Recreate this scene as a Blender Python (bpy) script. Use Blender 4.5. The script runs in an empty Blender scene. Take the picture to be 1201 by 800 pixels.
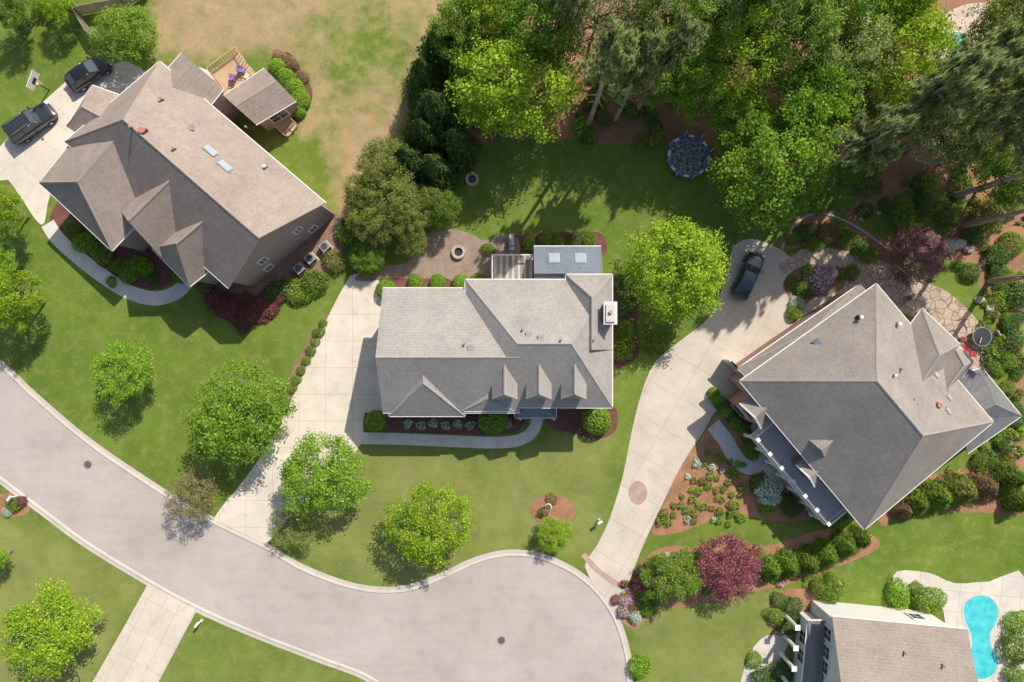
import bpy, bmesh, math, random
import numpy as np
from mathutils import Vector, Matrix
random.seed(7); rng=np.random.default_rng(7)
H=70.0; S=12.0
scene=bpy.context.scene; COL=scene.collection
def W(px,py,h=0.0):
    k=(H-h)/H/S
    return Vector(((px-600.5)*k,(400-py)*k,h))
# ---------------------------------------------------------------- materials
class NT:
    def __init__(s,name):
        s.m=bpy.data.materials.new(name); s.m.use_nodes=True; s.t=s.m.node_tree; s.t.nodes.clear()
        s.out=s.n('ShaderNodeOutputMaterial'); s.b=s.n('ShaderNodeBsdfPrincipled')
        s.l(s.b.outputs[0],s.out.inputs[0]); s.b.inputs['Roughness'].default_value=.85
        s.b.inputs['Specular IOR Level'].default_value=.25
    def n(s,t,**k):
        x=s.t.nodes.new(t)
        for a,v in k.items(): setattr(x,a,v)
        return x
    def l(s,a,b): s.t.links.new(a,b)
    def set(s,inp,v):
        if isinstance(v,bpy.types.NodeSocket): s.l(v,inp)
        elif isinstance(v,(tuple,list)) and len(v)==3 and inp.type=='RGBA': inp.default_value=(*v,1)
        else: inp.default_value=v
    def noise(s,vec,scale,detail=3,rough=.55):
        x=s.n('ShaderNodeTexNoise'); x.inputs['Scale'].default_value=scale; x.inputs['Detail'].default_value=detail
        x.inputs['Roughness'].default_value=rough
        if vec is not None: s.l(vec,x.inputs['Vector'])
        return x.outputs['Fac']
    def mr(s,v,a,b,c=0.0,d=1.0):
        x=s.n('ShaderNodeMapRange'); s.set(x.inputs[0],v)
        for i,q in enumerate((a,b,c,d)): x.inputs[i+1].default_value=q
        return x.outputs[0]
    def math(s,op,a,b=0.0):
        x=s.n('ShaderNodeMath',operation=op); s.set(x.inputs[0],a); s.set(x.inputs[1],b); return x.outputs[0]
    def mix(s,f,a,b,bt='MIX'):
        x=s.n('ShaderNodeMix',data_type='RGBA',blend_type=bt); s.set(x.inputs[0],f); s.set(x.inputs[6],a); s.set(x.inputs[7],b); return x.outputs[2]
    def scl(s,col,f):
        x=s.n('ShaderNodeVectorMath',operation='SCALE'); s.set(x.inputs[0],col); s.set(x.inputs[3],f); return x.outputs[0]
    def pos(s,obj=False):
        if obj: return s.n('ShaderNodeTexCoord').outputs['Object']
        return s.n('ShaderNodeNewGeometry').outputs['Position']
    def mapv(s,v,rot=0,scale=(1,1,1)):
        x=s.n('ShaderNodeMapping'); s.l(v,x.inputs[0]); x.inputs['Rotation'].default_value=(0,0,rot); x.inputs['Scale'].default_value=scale
        return x.outputs[0]
    def bump(s,h,st=.3,dist=.05):
        x=s.n('ShaderNodeBump'); x.inputs['Strength'].default_value=st; x.inputs['Distance'].default_value=dist
        s.l(h,x.inputs['Height']); s.l(x.outputs[0],s.b.inputs['Normal'])
    def col(s,c): s.set(s.b.inputs['Base Color'],c)
def K(c,f): return tuple(min(.85,x*f) for x in c)
def mnoise(name,c1,c2,big=.3,fine=10,amp=.25,bump=.3,rough=.85,obj=False,metal=0):
    t=NT(name); p=t.pos(obj)
    a=t.mr(t.noise(p,big,5,.6),.35,.65)
    f=t.mr(t.noise(p,fine,3,.7),.25,.75,1-amp,1+amp)
    t.col(t.scl(t.mix(a,c1,c2),f)); t.b.inputs['Roughness'].default_value=rough; t.b.inputs['Metallic'].default_value=metal
    if bump: t.bump(t.noise(p,fine,3),bump,.04)
    return t.m
def mplain(name,c,rough=.5,metal=0,spec=.5,coat=0):
    t=NT(name); p=t.pos(True)
    f=t.mr(t.noise(p,6,3),.3,.7,.92,1.06)
    t.col(t.scl(t.mix(1.0,c,c),f))
    t.b.inputs['Roughness'].default_value=rough; t.b.inputs['Metallic'].default_value=metal
    t.b.inputs['Specular IOR Level'].default_value=spec; t.b.inputs['Coat Weight'].default_value=coat
    return t.m
def mconcrete(name,c1,c2,rot,cell,joint=True,jw=.02,k=1.3):
    t=NT(name); p=t.pos(); c1=K(c1,k); c2=K(c2,k)
    a=t.mr(t.noise(p,.22,6,.65),.35,.65); c=t.mix(a,c1,c2)
    st=t.mr(t.noise(p,.9,6,.7),.5,.75,1.0,.82); c=t.scl(c,st)
    f=t.mr(t.noise(p,14,3,.8),.25,.75,.92,1.06); c=t.scl(c,f)
    if joint:
        b=t.n('ShaderNodeTexBrick'); b.offset=0; t.l(t.mapv(p,rot),b.inputs['Vector'])
        b.inputs['Scale'].default_value=1; b.inputs['Brick Width'].default_value=cell[0]; b.inputs['Row Height'].default_value=cell[1]
        b.inputs['Mortar Size'].default_value=jw; b.inputs['Mortar Smooth'].default_value=.4
        b.inputs['Color1'].default_value=(1,1,1,1); b.inputs['Color2'].default_value=(.94,.94,.94,1); b.inputs['Mortar'].default_value=(.62,.58,.54,1)
        c=t.mix(1.0,c,b.outputs['Color'],'MULTIPLY')
    t.col(c); t.bump(t.noise(p,20,3),.12,.02); return t.m
def mroof(name,c1,c2,k=1.3,rough=.9):
    t=NT(name); p=t.pos(True); c1=K(c1,k); c2=K(c2,k)
    a=t.mr(t.noise(p,.35,5,.6),.35,.65); c=t.mix(a,c1,c2)
    v=t.n('ShaderNodeTexVoronoi'); v.inputs['Scale'].default_value=5.5; t.l(t.mapv(p,0,(1,1,1.4)),v.inputs['Vector'])
    bw=t.n('ShaderNodeRGBToBW'); t.l(v.outputs['Color'],bw.inputs[0])
    c=t.scl(c,t.mr(bw.outputs[0],.1,.9,.90,1.08))
    f=t.mr(t.noise(p,11,4,.8),.25,.75,.80,1.18); c=t.scl(c,f)
    w=t.n('ShaderNodeTexWave',bands_direction='Z'); w.inputs['Scale'].default_value=2.2; w.inputs['Distortion'].default_value=.6
    t.l(p,w.inputs['Vector']); c=t.scl(c,t.mr(w.outputs['Fac'],0,1,.94,1.03))
    st=t.mr(t.noise(p,.8,6,.75),.5,.72,1.0,.84); c=t.scl(c,st)
    t.col(c); t.bump(f,.4,.03); t.b.inputs['Roughness'].default_value=rough; return t.m
def mbrick(name,c1,c2,mort):
    t=NT(name); p=t.pos(True)
    b=t.n('ShaderNodeTexBrick'); cx=t.n('ShaderNodeSeparateXYZ'); t.l(p,cx.inputs[0])
    u=t.math('ADD',cx.outputs[0],cx.outputs[1]); cb=t.n('ShaderNodeCombineXYZ'); t.l(u,cb.inputs[0]); t.l(cx.outputs[2],cb.inputs[1])
    t.l(cb.outputs[0],b.inputs['Vector']); b.inputs['Scale'].default_value=1; b.inputs['Brick Width'].default_value=.28; b.inputs['Row Height'].default_value=.1
    b.inputs['Mortar Size'].default_value=.012
    for k,c in zip(('Color1','Color2','Mortar'),(c1,c2,mort)): b.inputs[k].default_value=(*c,1)
    t.col(b.outputs['Color']); return t.m
def msiding(name,c):
    t=NT(name); p=t.pos(True)
    w=t.n('ShaderNodeTexWave',bands_direction='Z',wave_profile='SAW'); w.inputs['Scale'].default_value=1.7; t.l(p,w.inputs['Vector'])
    t.col(t.scl(t.mix(1.0,c,c),t.mr(w.outputs['Fac'],0,1,.82,1.0))); return t.m
def mleaf(name,c1,c2,c3,trans=.4,f=1.7):
    t=NT(name); c1,c2,c3=K(c1,f),K(c2,f),K(c3,f)
    g=t.n('ShaderNodeNewGeometry'); r=g.outputs['Random Per Island']
    oi=t.n('ShaderNodeObjectInfo').outputs['Random']
    p=t.pos(True)
    cl=t.mr(t.noise(p,2.6,2,.6),.35,.65)
    c=t.mix(cl,c1,c2); c=t.mix(t.mr(r,.6,1),c,c3)
    c=t.scl(c,t.mr(r,0,1,.75,1.2)); c=t.scl(c,t.mr(oi,0,1,.84,1.14))
    df=t.n('ShaderNodeBsdfDiffuse'); t.l(c,df.inputs[0]); t.t.nodes.remove(t.b)
    tr=t.n('ShaderNodeBsdfTranslucent'); t.l(t.scl(c,1.2),tr.inputs[0])
    mx=t.n('ShaderNodeMixShader'); mx.inputs[0].default_value=trans
    t.l(df.outputs[0],mx.inputs[1]); t.l(tr.outputs[0],mx.inputs[2]); t.l(mx.outputs[0],t.out.inputs[0]); return t.m

M={}
M['conc']=mconcrete('concrete_drive',(.57,.505,.425),(.48,.425,.355),.0,(2.6,2.6))
M['conc_l']=mconcrete('concrete_left',(.57,.505,.425),(.48,.425,.355),math.radians(-48),(3.2,3.2))
M['conc_r']=mconcrete('concrete_curved',(.49,.43,.36),(.41,.355,.295),math.radians(30),(3.4,3.4))
M['conc_b']=mconcrete('concrete_lower',(.52,.455,.38),(.44,.385,.315),math.radians(-62),(3,1.5))
M['walk']=mconcrete('walk_concrete',(.50,.475,.44),(.43,.405,.38),0,(1.4,30))
M['walk2']=mconcrete('walk_concrete_warm',(.53,.495,.45),(.46,.43,.39),.6,(1.5,30))
M['kerb']=mconcrete('kerb_concrete',(.50,.445,.38),(.42,.375,.32),0,(3,3),False)
M['gutter']=mconcrete('gutter_concrete',(.43,.385,.335),(.37,.33,.285),0,(3,3),False)
def masphalt():
    t=NT('asphalt'); p=t.pos()
    a=t.mr(t.noise(p,.09,6,.6),.35,.65); c=t.mix(a,(.42,.362,.325),(.50,.44,.40))
    st=t.mr(t.noise(p,.45,6,.7),.42,.78,1.0,.83); c=t.scl(c,st)
    sk_=t.mr(t.noise(t.mapv(p,math.radians(33),(.12,1.6,1)),1.0,4,.6),.4,.7,1.0,.94); c=t.scl(c,sk_)
    f=t.mr(t.noise(p,18,3,.85),.2,.8,.82,1.16); c=t.scl(c,f)
    v=t.n('ShaderNodeTexVoronoi',feature='DISTANCE_TO_EDGE'); v.inputs['Scale'].default_value=.08
    nv=t.n('ShaderNodeTexNoise'); nv.inputs['Scale'].default_value=.7; nv.inputs['Detail'].default_value=5; t.l(p,nv.inputs['Vector'])
    ad=t.n('ShaderNodeVectorMath',operation='MULTIPLY_ADD'); t.l(nv.outputs['Color'],ad.inputs[0]); ad.inputs[1].default_value=(3,3,0); t.l(p,ad.inputs[2]); t.l(ad.outputs[0],v.inputs['Vector'])
    cr=t.mr(v.outputs['Distance'],0,.004,.93,1.0); c=t.scl(c,cr)
    t.col(c); t.bump(t.noise(p,30,2),.2,.02); return t.m
M['road']=masphalt()
M['mulch']=mnoise('bark_mulch',(.13,.055,.045),(.19,.085,.065),.8,9,.5,.6)
M['straw']=mnoise('pine_straw',(.39,.20,.11),(.26,.14,.08),.7,10,.42,.5)
M['bed']=mnoise('garden_soil',(.30,.18,.12),(.19,.12,.08),.6,9,.45,.6)
def mpaver(name,c1,c2,mort,bw,rh,rot=.3,k=1.5):
    t=NT(name); p=t.pos(); b=t.n('ShaderNodeTexBrick'); t.l(t.mapv(p,rot),b.inputs['Vector'])
    b.inputs['Scale'].default_value=1; b.inputs['Brick Width'].default_value=bw; b.inputs['Row Height'].default_value=rh; b.inputs['Mortar Size'].default_value=.02
    for q,c in zip(('Color1','Color2','Mortar'),(c1,c2,mort)): b.inputs[q].default_value=(*K(c,k),1)
    c=t.scl(b.outputs['Color'],t.mr(t.noise(p,1.2,5),.3,.7,.8,1.15)); t.col(c); return t.m
M['paver']=mpaver('brown_pavers',(.23,.175,.135),(.20,.15,.115),(.16,.12,.095),.3,.18)
def mflag():
    t=NT('flagstone'); p=t.pos(); v=t.n('ShaderNodeTexVoronoi'); v.inputs['Scale'].default_value=1.3; t.l(p,v.inputs['Vector'])
    e=t.n('ShaderNodeTexVoronoi',feature='DISTANCE_TO_EDGE'); e.inputs['Scale'].default_value=1.3; t.l(p,e.inputs['Vector'])
    bw=t.n('ShaderNodeRGBToBW'); t.l(v.outputs['Color'],bw.inputs[0])
    c=t.mix(bw.outputs[0],(.56,.44,.31),(.43,.34,.26)); c=t.mix(t.mr(e.outputs['Distance'],.03,.07),(.28,.21,.16),c); c=t.scl(c,t.mr(t.noise(p,5,4),.3,.7,.8,1.15)); t.col(c); return t.m
M['flag']=mflag()
M['brickpave']=mpaver('red_brick_pavers',(.31,.20,.15),(.27,.17,.13),(.28,.23,.19),.24,.14,.9)
M['pinkpave']=mpaver('pink_pavers',(.50,.36,.30),(.44,.32,.27),(.4,.33,.3),.3,.2,.5,1.35)
M['pooldeck']=mconcrete('pool_deck',(.50,.455,.40),(.43,.395,.35),.1,(2,2))
M['roofC']=mroof('grey_shingles',(.285,.262,.24),(.242,.223,.206))
M['roofL']=mroof('brown_shingles',(.282,.228,.192),(.235,.19,.162))
M['roofR']=mroof('grey_brown_shingles',(.258,.227,.203),(.215,.19,.171))
M['roofB']=mroof('tan_shingles',(.255,.213,.178),(.212,.18,.152))
M['roofS']=mroof('dark_grey_shingles',(.155,.155,.158),(.125,.125,.128))
M['roofT']=mroof('slate_blue_roof',(.135,.16,.19),(.11,.132,.16),1.3,.45)
M['trim']=mplain('white_trim',(.76,.74,.70),.5)
M['fascia']=mplain('beige_fascia',(.56,.51,.45),.6)
M['brickL']=mbrick('purple_brown_brick',(.42,.29,.255),(.34,.23,.205),(.47,.39,.36))
M['brickR']=mbrick('red_brick',(.38,.19,.145),(.31,.15,.115),(.44,.37,.33))
M['sideC']=msiding('cream_siding',(.68,.62,.53))
M['sideW']=msiding('white_siding',(.76,.74,.70))
M['glass']=mplain('window_glass',(.04,.055,.075),.08,0,.8)
M['white']=mplain('white_paint',(.78,.77,.75),.5)
M['deckp']=mplain('pale_deck_paint',(.50,.49,.48),.7)
M['metal']=mplain('grey_metal',(.40,.40,.41),.4,.4)
M['dmetal']=mplain('dark_metal',(.05,.05,.055),.45,.4)
M['wood']=mnoise('deck_wood',(.55,.39,.24),(.46,.32,.19),.8,8,.2,.2,obj=True)
M['woodg']=mnoise('weathered_wood',(.35,.28,.22),(.26,.21,.17),.8,8,.3,.2,obj=True)
M['stone']=mnoise('boulder_stone',(.50,.43,.36),(.36,.32,.27),1.5,7,.3,.6,obj=True)
M['bark']=mnoise('tree_bark',(.24,.18,.13),(.16,.12,.09),1.5,9,.4,.6,obj=True)
M['barkp']=mnoise('pine_bark',(.48,.37,.30),(.36,.28,.22),1.5,9,.4,.6,obj=True)
M['tyre']=mplain('tyre_rubber',(.02,.02,.02),.8,0,.2)
M['rim']=mplain('alloy_rim',(.45,.45,.46),.3,.8)
M['black']=mplain('black_car_paint',(.014,.015,.018),.18,.1,.6,.8)
M['char']=mplain('charcoal_car_paint',(.045,.048,.048),.22,.3,.6,.8)
M['navy']=mplain('dark_blue_car_paint',(.02,.05,.065),.2,.2,.6,.8)
M['red']=mplain('red_lens',(.35,.02,.02),.25)
M['lamp']=mplain('clear_lens',(.7,.72,.74),.15)
M['blue']=mplain('blue_vinyl',(.05,.16,.52),.4)
def mmat():
    t=NT('trampoline_mat'); p=t.pos(True); c=t.mix(t.mr(t.noise(p,3.2,5,.8),.42,.6),(.06,.06,.065),(.36,.36,.37)); t.col(c); return t.m
M['tmat']=mmat()
M['terra']=mplain('terracotta',(.45,.2,.12),.7)
M['redp']=mplain('red_paint',(.5,.04,.03),.5)
M['fabric']=mplain('tan_cushion',(.6,.5,.4),.9)
M['purplef']=mplain('violet_cushion',(.28,.16,.48),.9)
M['orange']=mplain('orange_rim',(.6,.16,.03),.5)
def mwater():
    t=NT('pool_water'); p=t.pos(); c=t.mix(t.mr(t.noise(p,1.4,4),.35,.65),(.05,.45,.50),(.10,.58,.60)); t.col(c)
    t.b.inputs['Roughness'].default_value=.08; t.b.inputs['Specular IOR Level'].default_value=.5; t.bump(t.noise(p,3,2),.1,.03); return t.m
M['water']=mwater()
L={}
L['bright']=mleaf('leaf_bright_green',(.185,.275,.022),(.145,.23,.02),(.28,.36,.045))
L['mid']=mleaf('leaf_mid_green',(.125,.195,.028),(.095,.155,.025),(.19,.26,.05))
L['fresh']=mleaf('leaf_fresh_green',(.145,.25,.027),(.115,.20,.025),(.22,.33,.045))
L['olive']=mleaf('leaf_olive_green',(.155,.185,.04),(.11,.142,.032),(.235,.25,.07))
L['dark']=mleaf('leaf_dark_green',(.055,.10,.025),(.07,.12,.032),(.11,.16,.05),.25)
L['pine']=mleaf('pine_needles',(.18,.215,.08),(.145,.185,.068),(.28,.30,.14),.4,1.85)
L['plum']=mleaf('leaf_plum_red',(.20,.065,.078),(.145,.05,.06),(.34,.15,.165))
L['mauve']=mleaf('leaf_dusty_mauve',(.21,.115,.11),(.155,.08,.085),(.31,.20,.185))
L['rust']=mleaf('leaf_rust_brown',(.22,.15,.075),(.17,.125,.06),(.30,.21,.11))
L['sparse']=mleaf('leaf_green_brown',(.20,.19,.07),(.17,.15,.065),(.26,.22,.11))
L['redb']=mleaf('leaf_barberry_red',(.15,.06,.05),(.115,.045,.04),(.21,.10,.08))
L['white']=mleaf('leaf_silver_white',(.34,.40,.31),(.25,.32,.23),(.43,.46,.40),.2)
L['pink']=mleaf('blossom_pink',(.42,.2,.34),(.14,.2,.06),(.5,.38,.46),.2)
# ---------------------------------------------------------------- mesh helpers
def smooth(pts,closed=True,n=5):
    P=[Vector((p[0],p[1])) for p in pts]; out=[]; m=len(P)
    rngi=range(m) if closed else range(m-1)
    for i in rngi:
        if closed: a,b,c,d=P[i-1],P[i],P[(i+1)%m],P[(i+2)%m]
        else: a,b,c,d=P[max(i-1,0)],P[i],P[i+1],P[min(i+2,m-1)]
        for k in range(n):
            t=k/n
            out.append(.5*((2*b)+(c-a)*t+(2*a-5*b+4*c-d)*t*t+(3*b-a-3*c+d)*t**3))
    if not closed: out.append(P[-1])
    return [(v.x,v.y) for v in out]
class MB:
    def __init__(s): s.v=[]; s.f=[]; s.m=[]; s.mats=[]
    def mi(s,mat):
        if mat not in s.mats: s.mats.append(mat)
        return s.mats.index(mat)
    def add(s,vs,fs,mat):
        o=len(s.v); s.v+= [tuple(v) for v in vs]; k=s.mi(mat)
        for f in fs: s.f.append([i+o for i in f]); s.m.append(k)
    def box(s,c,d,mat,rot=0,M4=None):
        hx,hy,hz=d[0]/2,d[1]/2,d[2]/2
        vs=[Vector((x,y,z)) for z in(-hz,hz) for x,y in((-hx,-hy),(hx,-hy),(hx,hy),(-hx,hy))]
        R=M4 if M4 else Matrix.Rotation(rot,3,'Z')
        s.add([R@v+Vector(c) for v in vs],[(3,2,1,0),(4,5,6,7),(0,1,5,4),(1,2,6,5),(2,3,7,6),(3,0,4,7)],mat)
    def tube(s,pts,rads,mat,n=8,cap=True):
        P=[Vector(p) for p in pts]; vs=[]; 
        for i,p in enumerate(P):
            d=(P[min(i+1,len(P)-1)]-P[max(i-1,0)]).normalized()
            a=d.orthogonal().normalized() if abs(d.z)<.99 else Vector((1,0,0))
            a=(a-d*a.dot(d)).normalized(); b=d.cross(a)
            for k in range(n):
                t=2*math.pi*k/n; vs.append(p+(a*math.cos(t)+b*math.sin(t))*rads[i])
        fs=[]
        for i in range(len(P)-1):
            for k in range(n): fs.append((i*n+k,i*n+(k+1)%n,(i+1)*n+(k+1)%n,(i+1)*n+k))
        if cap: fs.append(tuple(range(n))[::-1]); fs.append(tuple((len(P)-1)*n+k for k in range(n)))
        s.add(vs,fs,mat)
    def cyl(s,c,r,h,mat,n=20,r2=None): s.tube([c,(c[0],c[1],c[2]+h)],[r,r if r2 is None else r2],mat,n)
    def ring(s,c,r0,r1,h,mat,n=32):
        vs=[];fs=[]
        for k in range(n):
            t=2*math.pi*k/n
            for r,z in((r0,0),(r1,0),(r1,h),(r0,h)): vs.append((c[0]+r*math.cos(t),c[1]+r*math.sin(t),c[2]+z))
        for k in range(n):
            a=4*k;b=4*((k+1)%n)
            for q in range(4): fs.append((a+q,b+q,b+(q+1)%4,a+(q+1)%4))
        s.add(vs,fs,mat)
    def build(s,name,parent=None,smoothf=False,loc=None):
        me=bpy.data.meshes.new(name); me.from_pydata(s.v,[],s.f)
        for m in s.mats: me.materials.append(m)
        me.polygons.foreach_set('material_index',s.m)
        if smoothf: me.polygons.foreach_set('use_smooth',[True]*len(s.f))
        me.update()
        bm=bmesh.new(); bm.from_mesh(me); bmesh.ops.recalc_face_normals(bm,faces=bm.faces); bm.to_mesh(me); bm.free()
        o=bpy.data.objects.new(name,me); COL.objects.link(o)
        if parent: o.parent=parent
        if loc is not None: o.location=loc
        return o
def top(o,label,cat,group=None):
    o['label']=label; o['category']=cat
    if group: o['group']=group
def empty(name,loc,label,cat,group=None,rot=0):
    e=bpy.data.objects.new(name,None); COL.objects.link(e); e.location=loc; e.rotation_euler=(0,0,rot); e.empty_display_size=.3
    top(e,label,cat,group); return e
def sheet(name,pts,z,mat,sm=True,n=5,kind='structure'):
    P=smooth(pts,True,n) if sm else pts
    Q=[W(x,y,0) for x,y in P]
    if sum(Q[i-1].x*Q[i].y-Q[i].x*Q[i-1].y for i in range(len(Q)))<0: Q=Q[::-1]
    me=bpy.data.meshes.new(name); bm=bmesh.new()
    vs=[bm.verts.new((q.x,q.y,z)) for q in Q]; f=bm.faces.new(vs); f.normal_update()
    bmesh.ops.triangulate(bm,faces=[f],ngon_method='EAR_CLIP'); bm.normal_update(); bm.to_mesh(me); bm.free()
    me.materials.append(mat); o=bpy.data.objects.new(name,me); COL.objects.link(o)
    if kind: o['kind']=kind
    return o
def offset_line(P,d,closed=False):
    out=[]; m=len(P)
    for i in range(m):
        a=P[i-1] if (closed or i>0) else P[0]; b=P[(i+1)%m] if (closed or i<m-1) else P[-1]
        t=Vector((b[0]-a[0],b[1]-a[1])).normalized(); out.append((P[i][0]-t.y*d,P[i][1]+t.x*d))
    return out
def strip(name,pts,w,z0,z1,mat,closed=False,off=0,sm=True,n=5,kind='structure',parent=None):
    P=smooth(pts,closed,n) if sm else pts
    P=[(W(x,y).x,W(x,y).y) for x,y in P]
    A=offset_line(P,off-w/2,closed); B=offset_line(P,off+w/2,closed); m=len(P)
    mb=MB(); vs=[]; fs=[]; R=range(m) if closed else range(m-1)
    if z1-z0<.03: 
        for i in range(m): vs+=[(*A[i],z1),(*B[i],z1)]
        for i in R:
            j=(i+1)%m; fs.append((2*i,2*j,2*j+1,2*i+1))
    else:
        bev=min(.04,w/4)
        for i in range(m):
            a=Vector(A[i]); b=Vector(B[i]); d=(b-a).normalized()*bev
            vs+=[(a.x,a.y,z0),(a.x,a.y,z1-bev*.5),(a.x+d.x,a.y+d.y,z1),(b.x-d.x,b.y-d.y,z1),(b.x,b.y,z1-bev*.5),(b.x,b.y,z0)]
        for i in R:
            j=(i+1)%m
            for k in range(5): fs.append((6*i+k,6*j+k,6*j+k+1,6*i+k+1))
    mb.add(vs,fs,mat); o=mb.build(name,parent)
    if kind: o['kind']=kind
    return o
# ---------------------------------------------------------------- ground with painted fields
def pip(X,Y,poly):
    ins=np.zeros(X.shape,bool); n=len(poly)
    for i in range(n):
        x1,y1=poly[i-1]; x2,y2=poly[i]
        c=((y1>Y)!=(y2>Y)); xi=(x2-x1)*(Y-y1)/((y2-y1) if y2!=y1 else 1e-9)+x1
        ins^= c&(X<xi)
    return ins.astype(float)
def blur(a,n):
    for _ in range(n):
        b=a.copy(); b[1:-1,1:-1]=(a[1:-1,1:-1]*2+a[:-2,1:-1]+a[2:,1:-1]+a[1:-1,:-2]+a[1:-1,2:])/6; a=b
    return a
xs=np.concatenate([[-600,-300,-150,-90],np.arange(-60,60.01,.5),[90,150,300,600]])
ys=np.concatenate([[-600,-300,-150,-80],np.arange(-42,42.01,.5),[80,150,300,600]])
GX,GY=np.meshgrid(xs,ys); PX=GX*S+600.5; PY=400-GY*S
dry=blur(pip(PX,PY,[(190,-60),(172,60),(235,75),(300,60),(350,80),(345,150),(385,215),(398,275),(430,245),(455,180),(490,130),(505,60),(550,-60)]),6)
dry*=1-.60*np.clip(1.2*np.exp(-(((PX-425)/72)**2+((PY-58)/58)**2)),0,1)
dry*=1-.60*np.exp(-(((PX-375)/25)**2+((PY-182)/42)**2))
dry=np.maximum(dry,.35*np.exp(-(((PX-1130)/60)**2+((PY-635)/25)**2)))
straw=blur(np.clip(pip(PX,PY,[(545,-60),(520,120),(560,168),(640,160),(700,168),(790,168),(850,200),(900,235),(935,215),(985,185),(1010,230),(985,262),(1010,300),(1090,290),(1120,310),(1150,430),(1170,540),(1060,570),(1060,600),(1201,600),(1400,600),(1400,-60)])
   -pip(PX,PY,[(1003,265),(1060,225),(1110,222),(1140,240),(1110,275),(1040,282)])-pip(PX,PY,[(1108,310),(1132,306),(1160,350),(1190,430),(1195,520),(1170,520),(1160,420)]),0,1),1)
tone=blur(pip(PX,PY,[(330,600),(430,520),(560,535),(690,510),(720,480),(700,650),(600,650),(480,690),(380,670)])+
   pip(PX,PY,[(-60,560),(170,680),(100,820),(-60,820)])+pip(PX,PY,[(740,700),(900,690),(940,760),(870,860),(740,860)])*.8+.5*pip(PX,PY,[(180,715),(440,800),(440,900),(180,900)]),4)
tone=np.clip(tone,0,1)
me=bpy.data.meshes.new('ground'); nx,ny=len(xs),len(ys)
vv=np.stack([GX,GY,np.zeros_like(GX)],-1).reshape(-1,3)
idx=np.arange(nx*ny).reshape(ny,nx)
ff=np.stack([idx[:-1,:-1],idx[:-1,1:],idx[1:,1:],idx[1:,:-1]],-1).reshape(-1,4)
me.from_pydata(vv.tolist(),[],ff.tolist())
for nm,a in(('dry',dry),('straw',straw),('tone',tone)):
    at=me.attributes.new(nm,'FLOAT','POINT'); at.data.foreach_set('value',a.reshape(-1).astype(np.float32))
g=bpy.data.objects.new('ground',me); COL.objects.link(g); g['kind']='structure'
t=NT('lawn_ground'); p=t.pos()
def att(n): 
    x=t.n('ShaderNodeAttribute'); x.attribute_name=n; return x.outputs['Fac']
nb=t.noise(p,.12,5,.6); nm_=t.noise(p,.9,6,.7); nf=t.noise(p,6,4,.8); nff=t.noise(p,22,3,.8); ng=t.noise(p,.33,5,.65)
g1=t.mix(t.mr(nb,.38,.62),(.112,.182,.026),(.152,.218,.034))
g2=t.mix(t.mr(nb,.38,.62),(.188,.225,.055),(.235,.252,.080))
gc=t.mix(att('tone'),g1,g2)
gc=t.scl(gc,t.mr(ng,.35,.65,.85,1.10))
gc=t.mix(t.mr(nm_,.48,.72,0,.6),gc,(.28,.26,.095))
dm=t.mr(t.math('ADD',att('dry'),t.math('ADD',t.math('MULTIPLY',t.math('SUBTRACT',nm_,.5),1.2),t.math('MULTIPLY',t.math('SUBTRACT',ng,.5),1.3))),.25,1.0)
dc=t.mix(t.mr(t.noise(p,.5,6,.7),.35,.65),(.45,.305,.18),(.31,.25,.12))
gc=t.mix(dm,gc,dc)
sm_=t.mr(t.math('ADD',att('straw'),t.math('MULTIPLY',t.math('SUBTRACT',nm_,.5),.8)),.42,.58)
sc=t.mix(t.mr(t.noise(p,.35,5,.7),.4,.6),(.38,.205,.115),(.25,.15,.09))
gc=t.mix(sm_,gc,sc)
gc=t.scl(gc,t.mr(nf,.25,.75,.82,1.17)); gc=t.scl(gc,t.mr(nff,.2,.8,.82,1.17))
t.col(gc); t.b.inputs['Specular IOR Level'].default_value=.1; t.bump(t.math('ADD',nf,nff),.4,.06); me.materials.append(t.m)
# ---------------------------------------------------------------- road
north=[(-260,215),(-120,330),(0,427),(40,464),(100,515),(160,557),(215,592),(260,616),(310,640),(350,664),(400,684),(440,692),(480,690),(520,675),(560,657),(600,649),(640,655),(680,675),(710,705),(728,740),(738,790),(730,850),(700,900),(650,935),(600,945)]
south=[(-260,380),(-120,470),(0,562),(50,600),(100,637),(170,680),(230,713),(300,744),(370,771),(440,800),(480,850),(530,920),(600,945)]
sheet('road',smooth(north,False)+smooth(south,False)[::-1][1:],.012,M['road'],sm=False)
strip('gutter',north,.36,0,.018,M['gutter'],off=.2)
strip('gutter',south,.36,0,.0185,M['gutter'],off=-.2)
strip('kerb',north,.26,0,.09,M['kerb'],off=-.12)
strip('kerb',south,.26,0,.09,M['kerb'],off=.12)
sheet('driveway',[(414,322),(436,322),(446,332),(452,345),(452,478),(428,484),(424,520),(400,546),(372,572),(340,606),(312,638),(302,634),(262,614),(252,606),(290,558),(318,515),(345,462),(368,408),(388,365),(404,335)],.020,M['conc'],n=3)
sheet('driveway',[(686,665),(700,640),(715,608),(730,560),(740,510),(752,462),(768,425),(800,398),(835,368),(852,320),(860,290),(880,280),(905,288),(925,300),(935,330),(965,345),(985,345),(990,370),(930,440),(880,470),(842,480),(826,505),(800,545),(775,595),(752,645),(735,690),(722,715),(708,700)],.0205,M['conc_r'],n=3)
sheet('driveway',[(-60,215),(-20,195),(0,172),(40,130),(75,98),(110,70),(150,72),(175,100),(120,160),(90,170),(60,225),(52,262),(40,255),(20,225),(0,212),(-60,262)],.020,M['conc_l'],n=3)
sheet('driveway',[(174,684),(232,714),(215,745),(170,830),(130,900),(60,890),(100,815),(140,745)],.0205,M['conc_b'],n=1)
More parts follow.
